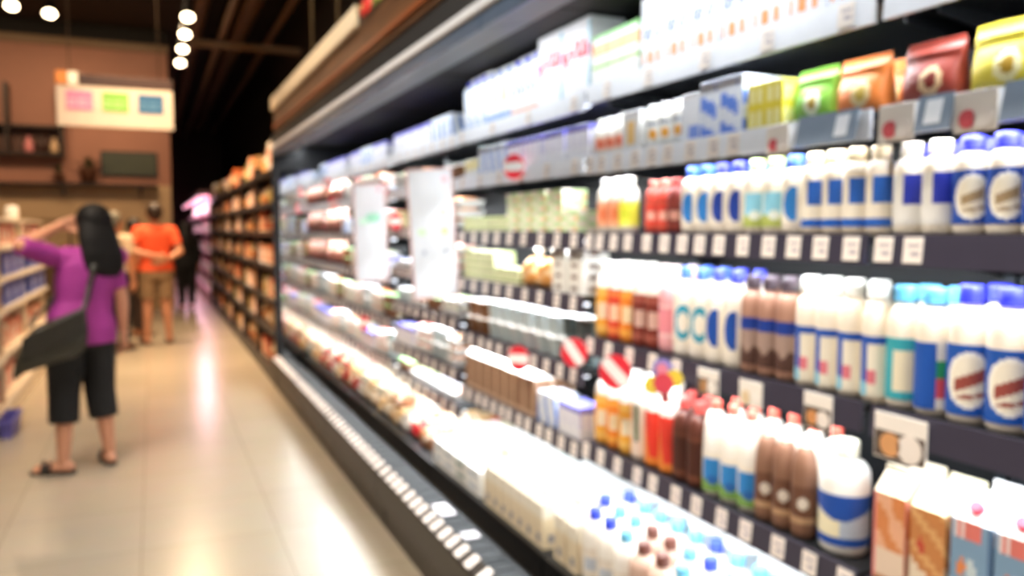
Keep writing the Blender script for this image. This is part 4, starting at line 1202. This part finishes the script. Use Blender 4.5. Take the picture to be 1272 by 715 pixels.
# ------------------------------------------------------------------ people
def cap_tube(b, pts, rs, m='#ffffff', flat0=False, flat1=False, seg=14):
    """tapered limb through pts with round (or cut flat) ends"""
    P, R = [], []
    pts = [Vector(p) for p in pts]
    d0 = (pts[1] - pts[0]).normalized(); d1 = (pts[-1] - pts[-2]).normalized()
    if not flat0:
        for a in (80, 55, 28):
            P.append(pts[0] - d0 * rs[0] * math.sin(math.radians(a))); R.append(rs[0] * math.cos(math.radians(a)))
    for p, r in zip(pts, rs): P.append(p); R.append(r)
    if not flat1:
        for a in (28, 55, 80):
            P.append(pts[-1] + d1 * rs[-1] * math.sin(math.radians(a))); R.append(rs[-1] * math.cos(math.radians(a)))
    b.tube(P, R, m, seg)

def ell(b, c, r, rot=None, m='#ffffff'):
    nu, nv = 16, 10
    rot = rot or Matrix.Identity(3)
    c = Vector(c)
    b.loft([[c + rot @ Vector((r[0] * math.cos(ph) * math.cos(2 * PI * i / nu), r[1] * math.cos(ph) * math.sin(2 * PI * i / nu), r[2] * math.sin(ph))) for i in range(nu)]
            for ph in [-PI / 2 + PI * (j + .15) / (nv + .3) for j in range(nv + 1)]], m)

def rings(b, lst, m='#ffffff', seg=24, e=2.3):
    """torso-like loft: (cx, cy, z, rx, ry)"""
    def pt(c, i):
        a = 2 * PI * i / seg
        cx, cy, z, rx, ry = c
        f = lambda t: abs(t) ** (2 / e) * (1 if t > 0 else -1)
        return (cx + rx * f(math.cos(a)), cy + ry * f(math.sin(a)), z)
    b.loft([[pt(c, i) for i in range(seg)] for c in lst], m)

def fused(b, name, material, voxel, parent, smooth=4, xf=None):
    """weld all overlapping pieces of b into one continuous skin"""
    me = b.mesh('tmp', weld=True)
    o = bpy.data.objects.new('tmp', me); COL.objects.link(o)
    md = o.modifiers.new('r', 'REMESH'); md.mode = 'VOXEL'; md.voxel_size = voxel; md.use_smooth_shade = True
    ms = o.modifiers.new('s', 'SMOOTH'); ms.iterations = smooth; ms.factor = .5
    dg = bpy.context.evaluated_depsgraph_get()
    out = bpy.data.meshes.new_from_object(o.evaluated_get(dg))
    bpy.data.objects.remove(o); bpy.data.meshes.remove(me)
    out.name = name
    out.materials.clear(); out.materials.append(M(material))
    return link(name, out, parent)

def hand(b, wrist, d, nrm, curl=.5, L=.17, side=1):
    """palm, four unequal bent fingers and a thumb from the palm's side; d along the hand, nrm out of the palm"""
    d = Vector(d).normalized(); nrm = Vector(nrm); nrm = (nrm - d * nrm.dot(d)).normalized()
    s = d.cross(nrm) * side
    w = Vector(wrist)
    k = L / .17
    for t in (-.03, -.011, .009, .028):
        cap_tube(b, [w + s * t * .6 * k, w + d * .082 * k + s * t * k], [.0145 * k, .0125 * k], seg=10)
    for t, ln in ((-.031, .062), (-.011, .074), (.010, .069), (.029, .052)):
        p = w + d * .08 * k + s * t * k
        dd = d.copy(); pts = [p]
        for q in range(3):
            dd = (dd + nrm * curl * .75).normalized()
            p = p + dd * ln * k / 3 * (1.15 - .15 * q); pts.append(p)
        cap_tube(b, pts, [.0098 * k, .0092 * k, .0086 * k, .0078 * k], seg=8)
    p = w + d * .025 * k - s * .026 * k
    cap_tube(b, [p, p + (d * .7 - s * .6 + nrm * .3) * .034 * k, p + (d * 1.5 - s * .75 + nrm * .6) * .04 * k], [.0125 * k, .011 * k, .009 * k], seg=8)

def lerp(a, b_, t): return Vector(a) + (Vector(b_) - Vector(a)) * t

def person(loc, face, H, skin, top, bottom, hair, arms, label, voxel=.007, blen=.29, sleeve=.8, hem=.76, stance=.11, longhair=True, lean=0., bw=1., shoes='#2a2420', toe=(0, 0), hairlen=1.17, feet=((0, 0), (0, 0))):
    """figure facing local +y at 1.60 m, scaled to H; arms = (right, left): shoulder, elbow, wrist, hand direction, palm normal, curl"""
    t = empty('person', loc, face)
    s = H / 1.6
    t.scale = (s, s, s)
    hx = lean
    body = MB()
    rings(body, [(0, 0, .78, .15 * bw, .10), (0, 0, .86, .165 * bw, .112), (0, .003, .95, .142 * bw, .098), (lean * .3, .005, 1.03, .125 * bw, .09), (lean * .5, .004, 1.14, .142 * bw, .10), (lean * .7, 0, 1.24, .155 * bw, .098), (lean * .8, -.004, 1.30, .135 * bw, .078), (lean * .9, -.004, 1.345, .07, .055)])
    cap_tube(body, [(-.135 * bw + lean * .8, 0, 1.285), (.135 * bw + lean * .8, 0, 1.285)], [.055, .055])
    cap_tube(body, [(lean * .9, -.005, 1.31), (hx, .012, 1.43)], [.05, .046])
    ell(body, (hx, .0, 1.50), (.073, .092, .094))
    ell(body, (hx, .035, 1.447), (.053, .055, .052))
    cap_tube(body, [(hx, .088, 1.495), (hx, .105, 1.468)], [.008, .013])
    for sx in (-1, 1):
        ell(body, (hx + sx * .075, -.002, 1.478), (.012, .02, .031))
        cap_tube(body, [(hx + sx * .018, .088, 1.51), (hx + sx * .045, .078, 1.508)], [.006, .006])
    cap_tube(body, [(hx - .02, .083, 1.437), (hx + .02, .083, 1.437)], [.007, .007])
    cap_tube(body, [(hx - .016, .081, 1.428), (hx + .016, .081, 1.428)], [.008, .008])
    legs = []
    for si, sx in ((0, 1), (1, -1)):
        fx, fy = feet[si]
        hip = Vector((sx * .085, 0, .86)); kn = Vector((sx * (.07 + stance * .25) + fx * .5, .02 + fy * .5, .46)); an = Vector((sx * stance + fx, -.01 + fy, .085))
        legs.append((hip, kn, an))
        cap_tube(body, [hip, lerp(hip, kn, .5), kn], [.088, .075, .056])
        cap_tube(body, [kn, lerp(kn, an, .32) + Vector((0, -.012, 0)), an], [.053, .054, .034])
        ta = toe[si]
        td = Vector((math.sin(ta) * sx, math.cos(ta), 0))
        cap_tube(body, [an + Vector((0, 0, -.005)) - td * .03 - Vector((0, 0, .04)), an + td * .07 - Vector((0, 0, .045)), an + td * .15 - Vector((0, 0, .058))], [.034, .036, .025])
        for q in range(5):
            sd = Vector((td.y, -td.x, 0))
            p = an + td * (.15 + .012 * (2 - abs(q - 1.5))) + sd * (-.024 + q * .012) * 1 - Vector((0, 0, .066))
            cap_tube(body, [p - td * .03, p], [.011, .010], seg=8)
    for si, A in enumerate(arms):
        sh, el, wr, hd, pn, cu = [Vector(a) if not isinstance(a, (int, float)) else a for a in A]
        cap_tube(body, [sh, lerp(sh, el, .45), el], [.048, .043, .036])
        cap_tube(body, [el, lerp(el, wr, .3), wr], [.037, .038, .024])
        hand(body, wr, hd, pn, cu, .172, 1 if si == 0 else -1)
    fused(body, 'body', skin, voxel, t, 3)
    eyes = MB()
    for sx in (-1, 1):
        e = MB(); ell(e, (hx + sx * .031, .0815, 1.496), (.0125, .008, .0075), None, '#20160f'); e.build('eye', t)
    # shirt
    sb = MB()
    k = .014
    rings(sb, [(0, 0, hem, .172 * bw, .125), (0, 0, .86, .176 * bw, .126), (0, .003, .95, .158 * bw, .114), (lean * .3, .005, 1.03, .142 * bw, .105), (lean * .5, .004, 1.14, .157 * bw, .115), (lean * .7, 0, 1.24, .168 * bw, .113), (lean * .8, -.004, 1.30, .148 * bw, .092), (lean * .9, -.004, 1.348, .075, .066)])
    cap_tube(sb, [(-.135 * bw + lean * .8, 0, 1.283), (.135 * bw + lean * .8, 0, 1.283)], [.068, .068])
    for A in arms:
        sh, el, wr = Vector(A[0]), Vector(A[1]), Vector(A[2])
        if sleeve < .8 and el.z > 1.3:
            cap_tube(sb, [sh, lerp(sh, el, .5), lerp(sh, el, 1.04)], [.066, .062, .054], flat1=True)
        elif sleeve <= 1:
            cap_tube(sb, [sh, lerp(sh, el, sleeve * .5), lerp(sh, el, sleeve)], [.063, .06, .057 - .006 * sleeve], flat1=True)
        else:
            cap_tube(sb, [sh, lerp(sh, el, .5), el], [.063, .058, .05]); cap_tube(sb, [el, lerp(el, wr, sleeve - 1)], [.05, .036], flat1=True)
    fused(sb, 'shirt', top, voxel * 1.1, t, 3)
    # trousers
    tb = MB()
    rings(tb, [(0, 0, .74, .158 * bw, .112), (0, 0, .80, .168 * bw, .118), (0, 0, .86, .171 * bw, .12), (0, .003, .93, .152 * bw, .108)])
    for hip, kn, an in legs:
        zt = blen
        if zt >= kn.z:
            u = (hip.z - zt) / (hip.z - kn.z); cap_tube(tb, [hip, lerp(hip, kn, u * .5), lerp(hip, kn, u)], [.098, .092, .088], flat1=True)
        else:
            u = (kn.z - zt) / (kn.z - an.z); e = lerp(kn, an, u)
            cap_tube(tb, [hip, lerp(hip, kn, .5), kn, e], [.098 * bw, .09 * bw, .078 * bw, .074 * bw if blen > .15 else .055], flat1=True)
    fused(tb, 'trousers', bottom, voxel * 1.1, t, 3)
    # hair
    hb = MB()
    ell(hb, (hx, -.018, 1.512), (.09 + .012 * longhair, .098, .1))
    if longhair:
        rings(hb, [(hx + .02, -.085, hairlen, .08, .024), (hx + .015, -.1, hairlen + .05, .115, .036), (hx + .01, -.098, 1.30, .122, .046), (hx, -.07, 1.40, .116, .062), (hx, -.04, 1.48, .104, .072), (hx, -.02, 1.54, .085, .066)], e=2)
    else:
        ell(hb, (hx, -.05, 1.455), (.07, .045, .05))
    fused(hb, 'hair', hair, voxel, t, 3)
    # sandals
    for si, (hip, kn, an) in enumerate(legs):
        ta = toe[si]; sx = 1 if si == 0 else -1
        td = Vector((math.sin(ta) * sx, math.cos(ta), 0)); sd = Vector((td.y, -td.x, 0))
        c = Vector((an.x, an.y, 0))
        sp = MB()
        outl = [(-.075, .0), (-.06, .032), (0, .034), (.08, .043), (.14, .044), (.185, .028), (.2, 0), (.185, -.026), (.14, -.042), (.08, -.04), (0, -.033), (-.06, -.03)]
        sp.loft([[c + td * a + sd * q + Vector((0, 0, z)) for a, q in outl] for z in (-.0, .016)], shoes, False)
        so = sp.build('sandal', t)
        st = MB()
        arc = [c + td * (.085) + sd * (.05 * math.cos(PI * q / 8)) + Vector((0, 0, .012 + .062 * math.sin(PI * q / 8))) for q in range(9)]
        st.loft([[p + td * .03 for p in arc] + [p - td * .03 for p in reversed(arc)], [p + td * .028 + Vector((0, 0, .006)) for p in arc] + [p - td * .028 + Vector((0, 0, .006)) for p in reversed(arc)]], shoes, False)
        st.build('strap', so)
    tag(t, label, 'person')
    return t

SKIN = mat('#c98f70', rough=.5, var=.05)
SKIN2 = mat('#b97e5c', rough=.5, var=.05)
relaxed = lambda sx: ((sx * .175, 0, 1.285), (sx * .215, -.03, 1.04), (sx * .225, .02, .815), (0, .1, -1), (-sx, 0, 0), .35)
WF = math.radians(27)
wx, wy = -.412, 5.42
person((wx, wy, 0), WF, 1.6, SKIN, mat('#9a2f88', rough=.75, scale=60), mat('#101114', rough=.8), mat('#0d0b0b', rough=.65, scale=90, spec=.25),
       (((.18, -.01, 1.28), (.232, -.04, 1.035), (.262, .02, .815), (.02, .12, -1), (-1, .1, 0), .4),
        ((-.15, .0, 1.295), (-.335, -.075, 1.36), (-.075, .055, 1.475), (1, -.15, .25), (.2, -.8, 0), .35)),
       'person in a purple top with long black hair, raising one arm to the head', voxel=.006, blen=.30, sleeve=.78, hem=.765, stance=.135, lean=.09, bw=1.14, toe=(.25, .75), hairlen=1.165, shoes='#2a2522')
# her shoulder bag
def wl(x, y, z):
    c, s_ = math.cos(WF), math.sin(WF)
    return Vector((wx + x * c - y * s_, wy + x * s_ + y * c, z))
t = empty('shoulder_bag', wl(-.25, -.19, .70), WF - .25)
t.scale = (.93, .93, .88)
bagm = mat('#2b281d', rough=.45, scale=30)
b = MB()
def bring(z, w, d, sh):
    return [(sh + w * math.copysign(abs(math.cos(2 * PI * i / 24)) ** .35, math.cos(2 * PI * i / 24)), d * math.copysign(abs(math.sin(2 * PI * i / 24)) ** .6, math.sin(2 * PI * i / 24)), z - .24 * (sh - .0) + (.09 * (math.cos(2 * PI * i / 24)))) for i in range(24)]
b.loft([bring(0, .19, .05, 0), bring(.02, .2, .065, 0), bring(.12, .195, .07, .01), bring(.24, .17, .05, .03), bring(.27, .16, .03, .035)], bagm)
b.build('bag_body', t)
b = MB()
b.loft([[(x, -.078 - .004 * (zz < .15), zz + .09 * x / .19) for x, zz in ((-.15, .25), (-.16, .13), (0, .09), (.17, .13), (.18, .25))], [(x, -.07, zz + .09 * x / .19) for x, zz in ((-.15, .25), (-.16, .13), (0, .09), (.17, .13), (.18, .25))]], mat('#221f17', rough=.4), False)
b.build('flap', t)
inv = Matrix.Rotation(-(WF - .25), 3, 'Z')
org = wl(-.25, -.19, .70)
sp = [wl(-.075, -.17, .93), wl(-.03, -.15, 1.02), wl(.0, -.135, 1.12), wl(.025, -.135, 1.22), wl(.06, -.115, 1.31), wl(.085, -.03, 1.372), wl(.08, .06, 1.33), wl(.0, .135, 1.18), wl(-.12, .14, 1.0), wl(-.23, .05, .95), wl(-.33, -.13, .9)]
b = MB()
q = [inv @ (p - org) for p in sp]
q = [Vector((p.x / .93, p.y / .93, p.z / .88)) for p in q]
b.loft([[p + Vector((.016, 0, 0)), p + Vector((0, -.004, .004)), p + Vector((-.016, 0, 0)), p + Vector((0, .004, -.004))] for p in q], bagm, False)
b.build('strap', t)
tag(t, 'dark olive shoulder bag hanging at the hip of the purple-topped person', 'bag')

back = ((.18, 0, 1.285), (.25, -.09, 1.05), (.06, -.165, .95), (-1, -.05, -.15), (0, 1, 0), .5)
backl = ((-.18, 0, 1.285), (-.26, -.09, 1.06), (-.03, -.185, 1.0), (1, -.05, -.3), (0, 1, 0), .5)
person((.02, 11.1, 0), math.radians(12), 1.78, SKIN2, mat('#ee5a2c', rough=.8), mat('#8a6d4c', rough=.8), mat('#2a1c14', rough=.5),
       (back, backl), 'person in a bright orange T-shirt and khaki shorts, hands behind the back', voxel=.008, blen=.52, sleeve=.65, hem=.83, longhair=False, bw=1.12, stance=.12, toe=(.2, .2), shoes='#3a2a22')
person((-.42, 10.7, 0), math.radians(-40), 1.66, SKIN2, mat('#cdb394', rough=.8), mat('#17161a', rough=.8), mat('#6b6658', rough=.6),
       (relaxed(1), relaxed(-1)), 'person with grey hair, beige shirt and black trousers beside the orange T-shirt', voxel=.008, blen=.1, sleeve=.7, longhair=False, stance=.09, shoes='#1c1a1a')
person((-.22, 12.0, 0), math.radians(-75), 1.6, SKIN2, mat('#d9763f', rough=.8), mat('#3a2a26', rough=.8), mat('#1d1512', rough=.5),
       (relaxed(1), relaxed(-1)), 'dark-haired person in a dull orange top half hidden between two others', voxel=.008, blen=.1, sleeve=.7, longhair=False, stance=.09, shoes='#2a2220')
person((.53, 15.6, 0), math.radians(10), 1.58, SKIN2, mat('#121215', rough=.8), mat('#0f0f12', rough=.8), mat('#171313', rough=.5),
       (relaxed(1), relaxed(-1)), 'person dressed all in black standing near the pink-lit meat cooler', voxel=.008, blen=.1, sleeve=1.8, longhair=True, stance=.08, shoes='#101010', bw=1.1)

# ------------------------------------------------------------------ labels
groups = {}
for o, d, wh, k in REG: groups.setdefault((d, wh), []).append((k, o))
for (d, wh), v in groups.items():
    v.sort(key=lambda q: q[0])
    for i, (k, o) in enumerate(v):
        o['label'] = d + ', ' + (ordn(i + 1) + ' from far end, ' if len(v) > 1 else '') + wh

# ------------------------------------------------------------------ world, camera, view
w = bpy.data.worlds.new('World'); SC.world = w
w.use_nodes = True
w.node_tree.nodes['Background'].inputs[0].default_value = (.30, .22, .16, 1)
w.node_tree.nodes['Background'].inputs[1].default_value = .3

cam = bpy.data.cameras.new('camera')
cam.sensor_width = 36; cam.lens = 36 * 990 / 1272
co = bpy.data.objects.new('camera', cam); COL.objects.link(co)
co.location = (0, 0, 1.45)
co.rotation_euler = (math.radians(90 - 4.188), 0, -math.radians(24.194))
cam.clip_start = .02
cam.dof.use_dof = DOF = True
cam.dof.focus_distance = .35
cam.dof.aperture_fstop = 28.02 / 3.7
SC.camera = co
vs = SC.view_settings
SC.display_settings.display_device = 'sRGB'
vs.view_transform = 'Standard'; vs.look = 'None'; vs.gamma = 1; vs.use_curve_mapping = False
vs.exposure = 0.1
SC.cycles.use_denoising = True
